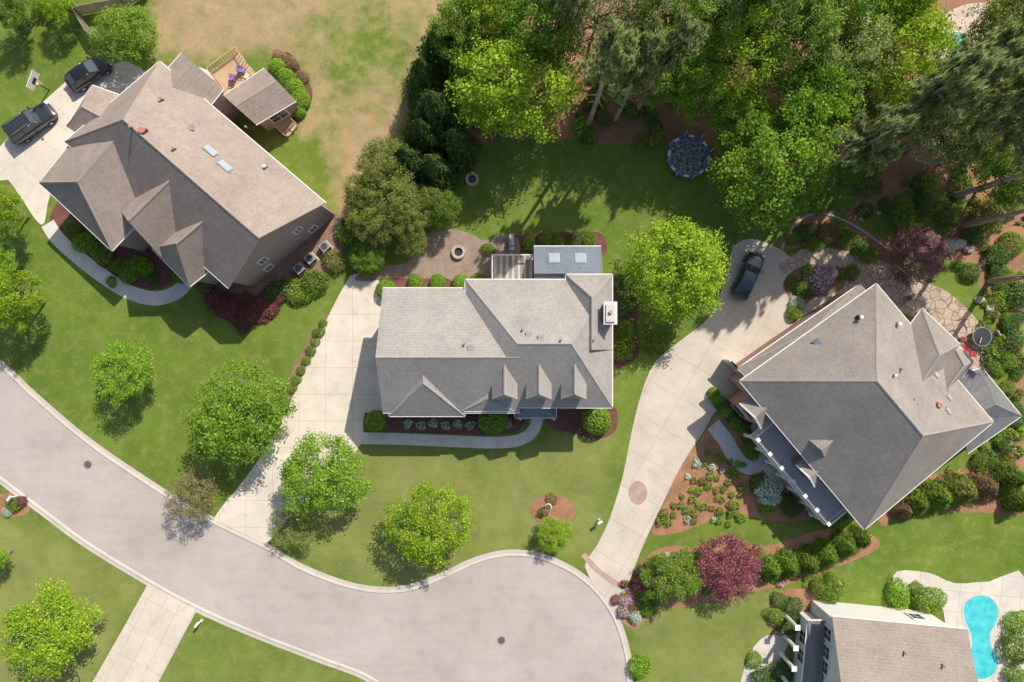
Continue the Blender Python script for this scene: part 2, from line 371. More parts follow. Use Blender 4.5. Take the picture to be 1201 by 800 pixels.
strip('brick_band',[(684,650),(700,668),(722,684),(738,690)],.55,0,.026,M['brickpave'])
sheet('brick_medallion',[(748+11*math.cos(a),578+14*math.sin(a)) for a in np.linspace(0,2*math.pi,14)[:-1]],.027,M['brickpave'])
strip('path',[(424,514),(470,515),(520,517),(570,519),(600,518),(618,512),(628,500),(630,484)],1.15,0,.026,M['walk'])
strip('path',[(56,262),(68,280),(90,300),(118,322),(150,342),(180,350),(205,344),(222,328),(230,318)],1.4,0,.026,M['walk2'])
strip('path',[(836,498),(850,515),(864,538),(880,548),(896,540)],1.5,0,.028,M['walk'])
strip('path',[(205,86),(230,84),(252,96),(258,112)],1.0,0,.026,M['walk2'])
B=[('mulch_bed',[(428,484),(470,482),(540,484),(612,482),(612,500),(600,508),(560,510),(500,508),(440,506),(428,500)],.016,'mulch'),
('mulch_bed',[(640,478),(700,478),(722,478),(722,505),(700,515),(670,508),(645,500)],.016,'mulch'),
('mulch_bed',[(714,330),(738,335),(748,360),(746,395),(750,415),(738,425),(716,425)],.016,'mulch'),
('planting_bed',[(378,372),(388,378),(362,432),(342,468),(334,458),(352,415)],.016,'bed'),
('planting_bed',[(60,250),(75,280),(110,308),(150,333),(190,338),(220,316),(250,320),(250,250),(120,190)],.014,'mulch'),
('planting_bed',[(222,318),(262,335),(300,310),(370,255),(392,250),(410,275),(400,300),(370,335),(335,350),(318,362),(285,380),(255,372),(235,350)],.016,'bed'),
('planting_bed',[(320,65),(340,62),(352,80),(366,105),(362,128),(345,150),(330,140),(345,115),(325,90)],.016,'mulch'),
('mulch_ring',[(648+27*math.cos(a),598+18*math.sin(a)) for a in np.linspace(0,2*math.pi,14)[:-1]],.016,'straw'),
('planting_bed',[(840,488),(822,514),(800,545),(780,588),(764,624),(790,626),(825,614),(850,600),(880,606),(925,612),(965,600),(930,540),(870,465)],.015,'straw'),
('planting_bed',[(762,650),(790,640),(830,645),(850,636),(900,640),(960,622),(1010,622),(1032,640),(1000,658),(930,684),(880,694),(840,704),(800,712),(770,712),(745,738),(722,716),(740,680)],.0152,'straw'),
('planting_bed',[(925,350),(918,335),(930,318),(955,310),(985,315),(992,328),(975,345),(950,352),(935,375),(922,372)],.026,'bed'),
('planting_bed',[(412,322),(430,318),(560,322),(575,330),(575,345),(440,345),(430,335)],.014,'mulch'),
('planting_bed',[(600,278),(640,274),(700,272),(712,290),(700,300),(610,300)],.0145,'mulch'),
('planting_bed',[(912,290),(930,262),(960,248),(1000,262),(1040,290),(1050,312),(1010,300),(970,284),(940,290)],.0155,'straw'),
('planting_bed',[(1035,570),(1201,545),(1230,596),(1180,604),(1110,596),(1060,596),(1035,618)],.016,'straw'),
('planting_bed',[(905,700),(935,690),(960,700),(935,745),(905,740)],.0158,'straw'),
('planting_bed',[(0,580),(22,578),(36,590),(30,604),(5,606),(-10,595)],.016,'straw')]
for nm,pts,z,m in B: sheet(nm,pts,z,M[m],n=4)
strip('stone_edging',[(916,292),(932,264),(960,250),(1000,264),(1040,292)],.22,0,.12,M['stone'])
sheet('patio',[(416,328),(428,317),(450,312),(470,310),(484,302),(488,286),(504,273),(530,269),(552,274),(568,282),(585,276),(606,279),(608,300),(582,318),(577,331),(540,332),(520,326),(490,327),(456,326),(434,330)],.022,M['paver'])
sheet('patio',[(914,322),(928,300),(955,290),(1000,296),(1040,308),(1080,328),(1115,345),(1148,378),(1172,415),(1160,440),(1110,430),(1080,380),(1040,360),(1000,350),(975,352),(992,330),(975,312),(945,312)],.0235,M['flag'])
sheet('patio',[(1080,50),(1100,22),(1135,5),(1165,10),(1160,60),(1138,92),(1098,98)],.021,M['pinkpave'])
sheet('path',[(1052,670),(1090,672),(1120,684),(1160,682),(1210,686),(1240,900),(1110,900),(1110,760),(1100,705),(1052,690)],.021,M['pooldeck'],n=3)
sheet('path',[(900,745),(925,752),(912,780),(905,830),(865,830),(878,770)],.021,M['pooldeck'],n=3)
def adopt(o,e):
    o.parent=e; o.matrix_parent_inverse=Matrix.Translation(-Vector(e.location))
    if 'kind' in o: del o['kind']
def pool(pts,c,label):
    pe=empty('swimming_pool',W(*c,0),label,'swimming pool')
    adopt(sheet('water',pts,.04,M['water']),pe); adopt(strip('coping',pts,.2,.0215,.06,M['pooldeck'],closed=True),pe)
pool([(1130,708),(1144,698),(1161,700),(1171,713),(1169,730),(1162,743),(1163,757),(1171,772),(1167,790),(1151,798),(1135,791),(1132,775),(1138,760),(1137,743),(1130,726)],(1150,748),'freeform swimming pool with turquoise water in pale deck')
pool([(1112,42),(1126,38),(1138,46),(1136,62),(1122,70),(1112,60)],(1124,54),'small turquoise pool in pink paved terrace among trees')
# ---------------------------------------------------------------- houses
def inset(c,d):
    out=[]
    for i in range(4):
        a=Vector(c[i-1]);b=Vector(c[i]);e=Vector(c[(i+1)%4])
        u=(a-b).normalized();v=(e-b).normalized(); out.append(b+(u+v)*d)
    return out
M['ridgecap']={}
for k,c in(('roofC',(.38,.35,.32)),('roofL',(.355,.29,.245)),('roofR',(.35,.31,.28)),('roofB',(.35,.30,.25)),('roofS',(.21,.21,.215)),('roofT',(.19,.22,.26))):
    M['ridgecap'][M[k].name]=mnoise('ridge_'+k[-1].lower(),c,tuple(x*.85 for x in c),1,8,.2,.2,obj=True)
class House:
    def __init__(s,name,px,py,label,cat='house'):
        s.e=empty(name,W(px,py,0),label,cat); s.o=Vector(s.e.location); s.R=MB(); s.Wl=MB(); s.trim=M['fascia']; s.planes=[]
    def wing(s,c,eave,ridge,ia=0,ib=0,shift=0,z0=0,roof=None,wall=None,Rb=None,Wb=None,ins=.45,walls=True,gut=True):
        Rb=Rb or s.R; Wb=Wb or s.Wl; roof=roof or s.roof; wall=wall or s.wall; o=s.o; tm=s.trim
        C=[Vector((W(x,y,eave).x-o.x,W(x,y,eave).y-o.y)) for x,y in c]
        ma=(C[3]+C[0])/2; mb_=(C[1]+C[2])/2; Lr=(mb_-ma).length; d=(mb_-ma).normalized(); nrm=Vector((-d.y,d.x)); hw=((C[0]-C[3]).length+(C[1]-C[2]).length)/4
        s.planes.append((ma,d,nrm,Lr,hw,shift,eave,ridge,ia,ib))
        ra=ma+d*ia+nrm*shift; rb=mb_-d*ib+nrm*shift
        T=[(*C[i],eave) for i in range(4)]+[(*ra,ridge),(*rb,ridge)]
        th=.15; Bv=[(x,y,z-th) for x,y,z in T]
        fs=[(0,1,5,4),(2,3,4,5)]; bd=[(0,1),(2,3)]
        if ib>0: fs.append((1,2,5)); bd.append((1,2))
        else: bd+=[(1,5),(5,2)]
        if ia>0: fs.append((3,0,4)); bd.append((3,0))
        else: bd+=[(3,4),(4,0)]
        Rb.add(T,fs,roof); Rb.add(Bv,[f[::-1] for f in fs],tm)
        Rb.add(T+Bv,[(a,b,b+6,a+6) for a,b in bd],tm)
        lines=[(4,5)]
        if ib>0: lines+=[(1,5),(2,5)]
        if ia>0: lines+=[(0,4),(3,4)]
        for a,b in lines:
            A=Vector(T[a]);Bb=Vector(T[b]); dd=(Bb-A)
            if dd.length<.2: continue
            dd.normalize(); sd=dd.cross(Vector((0,0,1))).normalized()*.11
            up=Vector((0,0,.03)); dn=Vector((0,0,-.05))
            Rb.add([A+sd+dn,A+up,A-sd+dn,Bb+sd+dn,Bb+up,Bb-sd+dn],[(0,1,4,3),(1,2,5,4)],M['ridgecap'][roof.name])
        if gut:
            for a,b in bd:
                if a>3 or b>3: continue
                A=Vector(T[a]);Bb=Vector(T[b]); mid=(A+Bb)/2; ctr=Vector((*((ma+mb_)/2),eave)); dd=(Bb-A).normalized(); nn=Vector((dd.y,-dd.x,0)); 
                if nn.dot(mid-ctr)<0: nn=-nn
                Rb.box(mid+nn*.045+Vector((0,0,-.09)),((Bb-A).length,.08,.1),M['trim'],math.atan2(dd.y,dd.x))
        I=inset(C,ins)
        wt=eave+(.1 if z0==0 else -.05)
        Vw=[(*q,z0) for q in I]+[(*q,wt) for q in I]
        fw=[(i,(i+1)%4,(i+1)%4+4,i+4) for i in range(4)]
        if walls:
            Wb.add(Vw,fw,wall)
            for ia_,a,b,r in((ib,1,2,rb-d*ins),(ia,3,0,ra+d*ins)):
                if ia_==0: Wb.add([(*I[a],wt),(*I[b],wt),(*r,ridge-.3)],[(0,1,2)],wall)
        return I
    def surf(s,px,py):
        best=(3.0,Vector((1,0)),Vector((0,1)),0)
        for ma,d,nrm,Lr,hw,sh,ev,rg_,ia,ib in s.planes:
            z=ev
            for _ in range(12):
                q=W(px,py,z)-s.o; v=Vector((q.x,q.y))-ma; a=v.dot(nrm); u=v.dot(d)
                sg=1 if a>sh else -1; half=hw-sg*sh; zz=rg_-(rg_-ev)*abs(a-sh)/half
                if ia>0: zz=min(zz,ev+(rg_-ev)*u/ia)
                if ib>0: zz=min(zz,ev+(rg_-ev)*(Lr-u)/ib)
                z=zz
            if -.01<=u<=Lr and abs(a)<=hw and z>best[0]: best=(z,d,nrm*sg,math.atan((rg_-ev)/half))
        return best
    def finish(s):
        s.R.build('roof',s.e); s.Wl.build('wall',s.e)
    def fr(s,I,e,t):
        a=I[e];b=I[(e+1)%4]; d=(b-a).normalized(); ctr=sum(I,Vector((0,0)))/4; n=Vector((d.y,-d.x)); p=a+(b-a)*t
        if n.dot(p-ctr)<0:n=-n
        return p,d,n,math.atan2(d.y,d.x)
    def window(s,I,e,t,z,w,h,name='window',parent=None):
        p,d,n,r=s.fr(I,e,t); mb=MB(); q=p+n*.03
        mb.box((*q,z),(w,.10,h),M['glass'],r)
        q2=p+n*.05
        for dz in(h/2+.05,-h/2-.05): mb.box((*q2,z+dz),(w+.24,.16,.12),M['trim'],r)
        for sg in(-1,1): mb.box((*(q2+d*sg*(w/2+.06)),z),(.12,.16,h),M['trim'],r)
        mb.box((*q2,z),(.05,.08,h-.02),M['trim'],r); mb.box((*q2,z+.001),(w-.02,.07,.05),M['trim'],r)
        return mb.build(name,parent or s.e)
    def door(s,I,e,t,w,h,mat,name='door'):
        p,d,n,r=s.fr(I,e,t); mb=MB(); q=p+n*.03; mb.box((*q,h/2+.1),(w,.1,h),mat,r)
        k=max(2,int(w/.6))
        for i in range(k):
            for j in range(3):
                mb.box((*(p+n*.07+d*(w*(i+.5)/k-w/2)),h*(j+.5)/3+.1),(w/k*.7,.05,h/3*.7),mat,r)
        mb.box((*(p+n*.05),h+.17),(w+.3,.16,.12),M['trim'],r); return mb.build(name,s.e)
    def pipe(s,px,py,r=.07,h=.4,mat=None,name='vent_pipe'):
        z=s.surf(px,py)[0]; q=W(px,py,z); mb=MB(); x,y=q.x-s.o.x,q.y-s.o.y
        mb.tube([(x,y,z-.3),(x,y,z+.12)],[r*1.8,r*1.2],M['dmetal'],8); mb.tube([(x,y,z-.3),(x,y,z+h)],[r,r],mat or M['metal'],8)
        mb.tube([(x,y,z+h),(x,y,z+h+.1)],[r*1.6,r*1.3],mat or M['metal'],8); return mb.build(name,s.e)
    def vent(s,px,py):
        z=s.surf(px,py)[0]; q=W(px,py,z)-s.o; mb=MB(); mb.box((q.x,q.y,z+.02),(.4,.4,.22),M['metal']); mb.box((q.x,q.y,z+.15),(.48,.48,.04),M['metal']); mb.build('roof_vent',s.e)
    def skylight(s,px,py,w,l):
        z,d,n,pt=s.surf(px,py); q=W(px,py,z)-s.o; x=Vector((d.x,d.y,0)); up=Vector((-n.x*math.cos(pt),-n.y*math.cos(pt),math.sin(pt))); nz=x.cross(up)
        if nz.z<0: x=-x; nz=-nz
        Rm=Matrix((x,up,nz)).transposed(); mb=MB(); c=Vector((q.x,q.y,z))
        mb.box(c+nz*.02,(w,l,.12),M['metal'],M4=Rm); mb.box(c+nz*.09,(w-.14,l-.14,.03),M['skyglass'],M4=Rm); mb.build('skylight',s.e)
M['skyglass']=mplain('skylight_glass',(.34,.41,.46),.12)
# --- centre house
C=House('house',585,405,'cream two-storey house with grey shingle roof and three dormers')
C.roof=M['roofC']; C.wall=M['sideC']
im=C.wing([(546,328),(718,328),(718,478),(546,478)],6,10.0,4.6,4.0)
il=C.wing([(449,338),(610,338),(610,484),(449,484)],5.7,9.2,0,0,shift=-.55)
C.wing([(545,400),(545,488),(456,488),(456,400)],5.5,8.1,0,3.1)
C.wing([(602,440),(602,482),(542,482),(542,440)],5.85,6.9,0,1.2,walls=False)
C.wing([(718,410),(718,322),(664,322),(664,410)],6.08,8.6,0,2.2)
iw=C.wing([(626,289),(705,289),(705,340),(626,340)],3.9,5.1,0,0,shift=-.6,roof=M['roofT'])
C.wing([(604,468),(652,468),(652,490),(604,490)],3.0,3.6,1,1,roof=M['roofT'],walls=False)
C.skylight(650,303,1.0,1.0); C.skylight(681,303,1.0,1.0)
C.door(im,2,.62,1.1,2.2,M['redp']); 
for tt in(.15,.35,.8): C.window(im,2,tt,4.3,1.1,1.5); C.window(im,2,tt,1.6,1.1,1.5)
for tt in(.3,.7): C.window(il,3,tt,4.2,1.1,1.4)
C.window(im,0,.9,4.2,1,1.4); C.window(iw,0,.5,2.2,1.6,1.4)
C.finish()
# open rear deck
q=W(601,316,2.4)-C.o; mb=MB()
for k in range(14): mb.box((q.x-1.9+k*.28,q.y,2.35),(.26,2.6,.06),M['deckp'] if k%2 else M['woodg'])
mb.box((q.x,q.y,2.25),(3.9,2.5,.12),M['woodg'])
for x,y in((-1.85,1.25),(0,1.25),(1.85,1.25),(-1.85,-1.1)): mb.box((q.x+x,q.y+y,1.6),(.14,.14,3.2),M['trim'])
mb.box((q.x,q.y+1.27,3.3),(3.9,.1,.08),M['trim']); mb.box((q.x-1.87,q.y,3.3),(.1,2.5,.08),M['trim'])
for k in range(18): mb.box((q.x-1.8+k*.21,q.y+1.27,2.85),(.04,.04,.85),M['trim'])
mb.build('rear_deck',C.e)
for x in(592,632,673):
    d=MB(); pl=len(C.planes)
    I=C.wing([(x+15,422),(x+15,468),(x-15,468),(x-15,422)],7.55,8.75,0,.5,z0=6.4,Rb=d,Wb=d,ins=.25,gut=False)
    dd=d.build('dormer',C.e); C.window(I,1,.5,7.1,.7,.7,parent=dd)
q=W(721,367,9.2)-C.o; mb=MB(); mb.box((q.x-.3,q.y,4.3),(.95,1.75,8.6),M['sideW']); mb.box((q.x-.3,q.y,8.66),(1.15,1.95,.16),M['trim']); mb.box((q.x-.3,q.y,8.84),(.8,1.5,.2),M['fascia'])
mb.cyl((q.x-.3,q.y+.1,8.94),.16,.25,M['metal'],12); mb.build('chimney',C.e)
for x,y in((545,403),(613,386),(658,398),(697,398)): C.pipe(x,y)
C.vent(620,392); C.vent(634,396); C.vent(552,408)
for x in(610,648):
    q=W(x,488,0)-C.o; mb=MB(); mb.tube([(q.x,q.y,0),(q.x,q.y,2.9)],[.12,.1],M['trim'],12); mb.build('column',C.e)
# --- brown house
A=House('house',200,210,'brown-roofed purple-brown brick house with many gables beside concrete drive'); A.roof=M['roofL']; A.wall=M['brickL']
ia=A.wing([(187,72),(382,238),(268,338),(76,166)],6.2,10.8,4.6,0)
i1=A.wing([(120,122),(46,214),(131,294),(215,205)],5.8,9.0,0,3.2)
i2=A.wing([(222,165),(142,246),(192,304),(275,225)],6.0,9.6,0,.9)
i3=A.wing([(262,215),(178,291),(222,336),(305,270)],5.7,8.9,0,2.6)
A.wing([(250,200),(262,282),(300,300),(320,262)],6.05,8.4,0,1.6,walls=False,gut=False)
i4=A.wing([(170,110),(213,62),(262,104),(225,150)],5.9,7.0,0,0,shift=.4)
i5=A.wing([(150,115),(108,100),(78,148),(125,180)],5.6,7.0,0,1.2)
ip=A.wing([(262,112),(310,80),(347,118),(300,146)],3.4,4.3,0,0,ins=.3)
for tt,z in((.22,1.6),(.75,1.6),(.3,4.4),(.7,4.4)): A.window(ia,1,tt,z,.7,1.1)
for I in(i1,i2,i3): A.window(I,1,.35,4.2,1,1.5); A.window(I,1,.65,1.8,1,1.5)
A.window(i3,2,.3,4.2,.9,1.4); A.window(i2,2,.25,4.2,.9,1.4); A.window(i1,2,.3,4.2,.9,1.4); A.window(i1,2,.3,1.6,.9,1.4)
A.door(i2,1,.5,1.2,2.2,M['redp']); A.door(i1,0,.5,4.8,2.3,M['trim'],'garage_door')
A.window(ip,1,.5,1.9,2.4,1.6); A.window(ip,2,.5,1.9,1.6,1.6)
A.finish()
A.skylight(247,177,1.2,.65); A.skylight(264,195,1.2,.65)
A.pipe(312,196,.1,.4,M['white']); A.pipe(190,117,.08); A.pipe(155,150,.08); A.pipe(205,175,.08); A.pipe(290,150,.07); A.vent(225,150)
A.pipe(168,154,.2,.3,M['terra'],'flue_cap')
# --- grey-brown house
R=House('house',1010,470,'large red brick house with hipped grey-brown roof and white front porch'); R.roof=M['roofR']; R.wall=M['brickR']
ir=R.wing([(1028,333),(1165,495),(1014,621),(868,447)],6.2,11.6,5.3,5.6,ins=.5)
ig=R.wing([(987,458),(938,507),(970,543),(1024,500)],6.3,8.0,0,0)
ib_=R.wing([(1035,425),(1082,362),(1126,404),(1085,475)],6.12,8.7,0,3.0)
R.wing([(1075,440),(1112,392),(1142,424),(1105,475)],5.2,7.6,0,1.9)
ie=R.wing([(1090,450),(1152,432),(1198,488),(1135,532)],3.6,5.6,0,2.2,roof=M['roofS'])
ic=R.wing([(1115,420),(1100,440),(1150,470),(1160,450)],4.5,5.0,0,0,roof=M['roofS'],walls=False)
ia2=R.wing([(1008,334),(1026,352),(884,450),(866,432)],4.6,5.9,.7,.7)
for tt in(.12,.27,.72,.9): R.window(ir,2,tt,4.9,1.1,1.4)
for tt in(.15,.35,.6,.85): R.window(ir,2,tt,1.7,1.2,1.9)
R.window(ig,1,.3,4.7,1,1.5);R.window(ig,1,.7,4.7,1,1.5); R.door(ir,2,.48,1.3,2.3,M['redp'])
for tt in(.22,.5,.78): R.door(ia2,2,tt,2.7,2.3,M['trim'],'garage_door')
R.window(ie,0,.5,2,1.6,1.4)
R.finish()
a=ir[2]; b=ir[3]; _,d,n,r=R.fr(ir,2,.5); Lw=(b-a).length
p0=a+d*Lw*.05; p1=a+d*Lw*.70; pm=(p0+p1)/2; pl=(p1-p0).length
mb=MB(); mb.box((*(pm+n*1.2),.22),(pl,2.3,.44),M['kerb'],r); mb.box((*(pm+n*2.75),.11),(3,.7,.2),M['kerb'],r); mb.build('porch_floor',R.e)
mb=MB(); mb.box((*(pm+n*1.15),3.1),(pl,2.2,.2),M['deckp'],r)
mb.box((*(pm+n*2.36),3.12),(pl+.3,.24,.38),M['trim'],r); mb.box((*(p0-d*.07+n*1.13),3.12),(.14,2.2,.36),M['trim'],r); mb.box((*(p1+d*.07+n*1.13),3.12),(.14,2.2,.36),M['trim'],r); mb.build('balcony',R.e)
for k in range(7):
    q=p0+(p1-p0)*((k+.15)/6.3)+n*2.3; mb=MB(); mb.tube([(*q,.44),(*q,2.93)],[.19,.16],M['trim'],12); mb.box((*q,.52),(.45,.45,.14),M['trim'],r)
    mb.box((*q,3.85),(.28,.28,1.1),M['trim'],r); mb.box((*q,4.43),(.38,.38,.06),M['trim'],r); mb.build('column',R.e)
def rail(s0,s1,z,rr_):
    mb=MB(); m_=(s0+s1)/2; l_=(s1-s0).length
    mb.box((*m_,z+.9),(l_,.16,.08),M['trim'],rr_); mb.box((*m_,z+.12),(l_,.08,.06),M['trim'],rr_)
    n_=max(3,int(l_/.22))
    for k in range(n_): q=s0+(s1-s0)*((k+.5)/n_); mb.box((*q,z+.5),(.07,.07,.7),M['trim'],rr_)
    mb.build('railing',R.e)
rail(p0+n*2.3,p1+n*2.3,3.3,r); rail(p0+n*.1,p0+n*2.2,3.3,r+math.pi/2); rail(p1+n*.1,p1+n*2.2,3.3,r+math.pi/2)
def bay(t0,wd,dp,hw,hr,name):
    mb=MB(); c=a+d*Lw*t0; f=lambda u,v,z:(*(c+d*u+n*v),z)
    h_=wd/2
    mb.add([f(-h_,0,0),f(h_,0,0),f(h_,dp,0),f(-h_,dp,0),f(-h_,0,hw),f(h_,0,hw),f(h_,dp,hw),f(-h_,dp,hw),f(0,dp,hr)],[(0,3,7,4),(1,2,6,5),(2,3,7,6),(6,7,8)],M['brickR'])
    o=.18
    mb.add([f(-h_-o,-.3,hw-.05),f(-h_-o,dp+o,hw-.05),f(0,dp+o,hr+.12),f(0,-.3,hr+.12),f(h_+o,dp+o,hw-.05),f(h_+o,-.3,hw-.05)],[(0,1,2,3),(3,2,4,5)],M['roofR'])
    for sg in(-1,1):
        A_=Vector(f(sg*(h_+o),dp+o+.03,hw-.1));B_=Vector(f(0,dp+o+.03,hr+.07)); mb.tube([A_,B_],[.09,.09],M['trim'],6)
    mb.box((*(c+n*(dp+.03)),1.6),(wd*.5,.08,1.7),M['glass'],r); mb.box((*(c+n*(dp+.05)),2.55),(wd*.6,.12,.14),M['trim'],r); mb.box((*(c+n*(dp+.05)),.68),(wd*.6,.12,.12),M['trim'],r)
    mb.box((*(c+n*(dp+.03)),4.4),(wd*.45,.08,1.2),M['glass'],r); mb.box((*(c+n*(dp+.05)),5.08),(wd*.55,.12,.12),M['trim'],r)
    mb.build(name,R.e)
bay(.83,2.6,1.4,5.2,6.3,'front_bay'); bay(.38,2.2,1.1,5.4,6.2,'front_bay')
R.pipe(1052,380,.12,.5,M['white']); R.pipe(1056,433,.07); R.pipe(1100,475,.16,.25,M['terra'],'flue_cap'); R.pipe(1048,440,.08,.35,M['white']); R.vent(1075,470)
R.pipe(1008,372,.12,.4,M['white']); R.skylight(960,403,.9,.65); R.skylight(1098,440,.6,.5); R.skylight(1113,466,.6,.5); R.skylight(1112,482,.6,.5)
# --- lower house
D=House('house',1055,770,'white-sided house with tan shingle roof beside swimming pool'); D.roof=M['roofB']; D.wall=M['sideW']; D.trim=M['trim']
idm=D.wing([(976,723),(1134,738),(1116,900),(960,885)],5.5,9.2,0,0)
idp=D.wing([(948,728),(972,728),(966,850),(936,850)],3.4,4.2,.8,.8,roof=M['roofS'])
D.window(idm,0,.8,2.2,1.1,1.4)
for tt in(.72,.86,.6): D.window(idm,3,tt,4.2,1.1,1.5)
for tt in(.6,.8): D.window(idp,3,tt,1.8,1.2,1.6)
D.finish()
for k in range(4):
    q=W(938-k*2,735+k*24,3.0)-D.o; mb=MB(); mb.tube([(q.x-.3,q.y,0),(q.x-.3,q.y,3.2)],[.2,.17],M['trim'],10); mb.box((q.x-.3,q.y,.1),(.5,.5,.2),M['trim']); mb.box((q.x-.3,q.y,3.25),(.5,.5,.1),M['trim']); mb.build('column',D.e)
D.pipe(1060,765); D.pipe(1105,780)
# ---------------------------------------------------------------- foliage
def leafmesh(name,P,Nn,size,aspect,rg):
    n=len(P); Nn=Nn/np.linalg.norm(Nn,axis=1,keepdims=True)
    r=rg.normal(size=(n,3)); T=np.cross(Nn,r); T/=np.linalg.norm(T,axis=1,keepdims=True); Bt=np.cross(Nn,T)
    s=(size*(.6+.8*rg.random((n,1))))
    v=np.empty((n,4,3)); v[:,0]=P+T*s; v[:,1]=P+Bt*s*aspect; v[:,2]=P-T*s; v[:,3]=P-Bt*s*aspect
    me=bpy.data.meshes.new(name); me.vertices.add(4*n); me.vertices.foreach_set('co',v.reshape(-1).astype(np.float32))
    me.loops.add(4*n); me.loops.foreach_set('vertex_index',np.arange(4*n,dtype=np.int32))
    me.polygons.add(n); me.polygons.foreach_set('loop_start',np.arange(0,4*n,4,dtype=np.int32)); me.polygons.foreach_set('loop_total',np.full(n,4,np.int32))
    me.materials.append(L['mid']); me.update(calc_edges=True); me.validate(); return me
def rdir(n,rg): 
    d=rg.normal(size=(n,3)); return d/np.linalg.norm(d,axis=1,keepdims=True)
def broad(name,seed,nc=160,per=82,size=.026,vert=.8,crs=(.08,.11),inner=9):
    rg=np.random.default_rng(seed); d=rdir(nc*3,rg); d=d[d[:,2]>-.5][:nc]; nc=len(d)
    k=rg.normal(size=(5,3))*1.9; ph=rg.random(5)*6
    low=sum(np.sin(d@k[i]+ph[i]) for i in range(5))/5
    rad=(.52+.42*rg.random(nc)**.6)*(1+.34*low)
    c=d*rad[:,None]; cr=crs[0]+crs[1]*rg.random(nc)
    P=[];Nn=[]
    for i in range(nc):
        m=int(per*(cr[i]/.15)**2)
        e=rdir(m,rg); q=c[i]+e*(cr[i]*(.35+.85*rg.random(m)**.8))[:,None]*np.array([1,1,.6])+d[i]*(rg.random((m,1))-.3)*cr[i]*.9
        P.append(q); Nn.append(e*.4+d[i]*.25+np.array([0,0,.6])+rg.normal(size=(m,3))*.42)
    m=nc*inner; e=rdir(m,rg); P.append(e*(.6*rg.random(m)**.4)[:,None]); Nn.append(e+rg.normal(size=(m,3))*.6+np.array([0,0,.5]))
    P=np.concatenate(P);Nn=np.concatenate(Nn); P[:,2]*=vert; return leafmesh(name,P,Nn,size,.6,rg)
def pine(name,seed,nb=36):
    rg=np.random.default_rng(seed); P=[];Nn=[]; br=[]
    for i in range(nb):
        z=.6+.38*rg.random(); rm=(1-.6*max(0,(z-.7)/.3))*(.6 if z<.64 else 1); a=rg.random()*6.283; L_=rm*(.5+.5*rg.random())
        br.append((z,a,L_))
        for s in np.linspace(.3,1,6):
            c=np.array([math.cos(a),math.sin(a),0])*L_*s+rg.normal(size=3)*np.array([.05,.05,.006]); c[2]+=z+.03*s
            m=32; e=rdir(m,rg); P.append(c+e*np.array([.085,.085,.012])*(.3+.7*rg.random((m,1)))); 
            Nn.append(np.cross(e,rg.normal(size=(m,3)))*np.array([1,1,2.0])+np.array([0,0,.5]))
    P=np.concatenate(P);Nn=np.concatenate(Nn); return leafmesh(name,P,Nn,.05,.2,rg),br
def cone(name,seed,n=6500):
    rg=np.random.default_rng(seed); z=rg.random(n)**1.5; a=rg.random(n)*6.283
    lob=1+.16*np.sin(a*5+z*9)+.10*np.sin(a*11-z*23)+.08*rg.normal(size=n)
    r=(1-z)**.75*lob*(.62+.38*rg.random(n)**.4); P=np.stack([r*np.cos(a),r*np.sin(a),.04+z*.94],1)
    Nn=np.stack([np.cos(a)*.7,np.sin(a)*.7,np.full(n,.6)],1)+rg.normal(size=(n,3))*.4
    return leafmesh(name,P,Nn,.05,.4,rg)
def ball(name,seed,n=1500,clip=False,size=.085):
    rg=np.random.default_rng(seed); d=rdir(n*2,rg); d=d[d[:,2]>-.35][:n]; n=len(d)
    k=rg.normal(size=(5,3))*2.6; ph=rg.random(5)*6; low=sum(np.sin(d@k[i]+ph[i]) for i in range(5))/5
    r=(1+(.07 if clip else .38)*low)*((.8 if clip else .65)+(.2 if clip else .42)*rg.random(n)**.5)
    Nn=d+rg.normal(size=(n,3))*(.35 if clip else .6)+np.array([0,0,.3])
    return leafmesh(name,d*r[:,None],Nn,size,.6,rg)
BRO=[broad('broadleaf_crown',s) for s in(1,2,3,4,5)]
BIG=[broad('dense_crown',s,220,80,.026,.85) for s in(11,12,13,14)]
AIR=[broad('airy_crown',s,130,60,.024,.8,(.08,.09),4) for s in(15,16,17)]
PIN=[pine('pine_crown',s) for s in(21,22,23)]
CON=[cone('evergreen_crown',s) for s in(31,32,33)]
CLP=[ball('clipped_shrub',s,1800,True,.07) for s in(41,42)]
SHR=[ball('loose_shrub',s,1500,False,.075) for s in(51,52,53,54)]
TUF=[ball('tuft_plant',s,260,False,.17) for s in(61,62)]
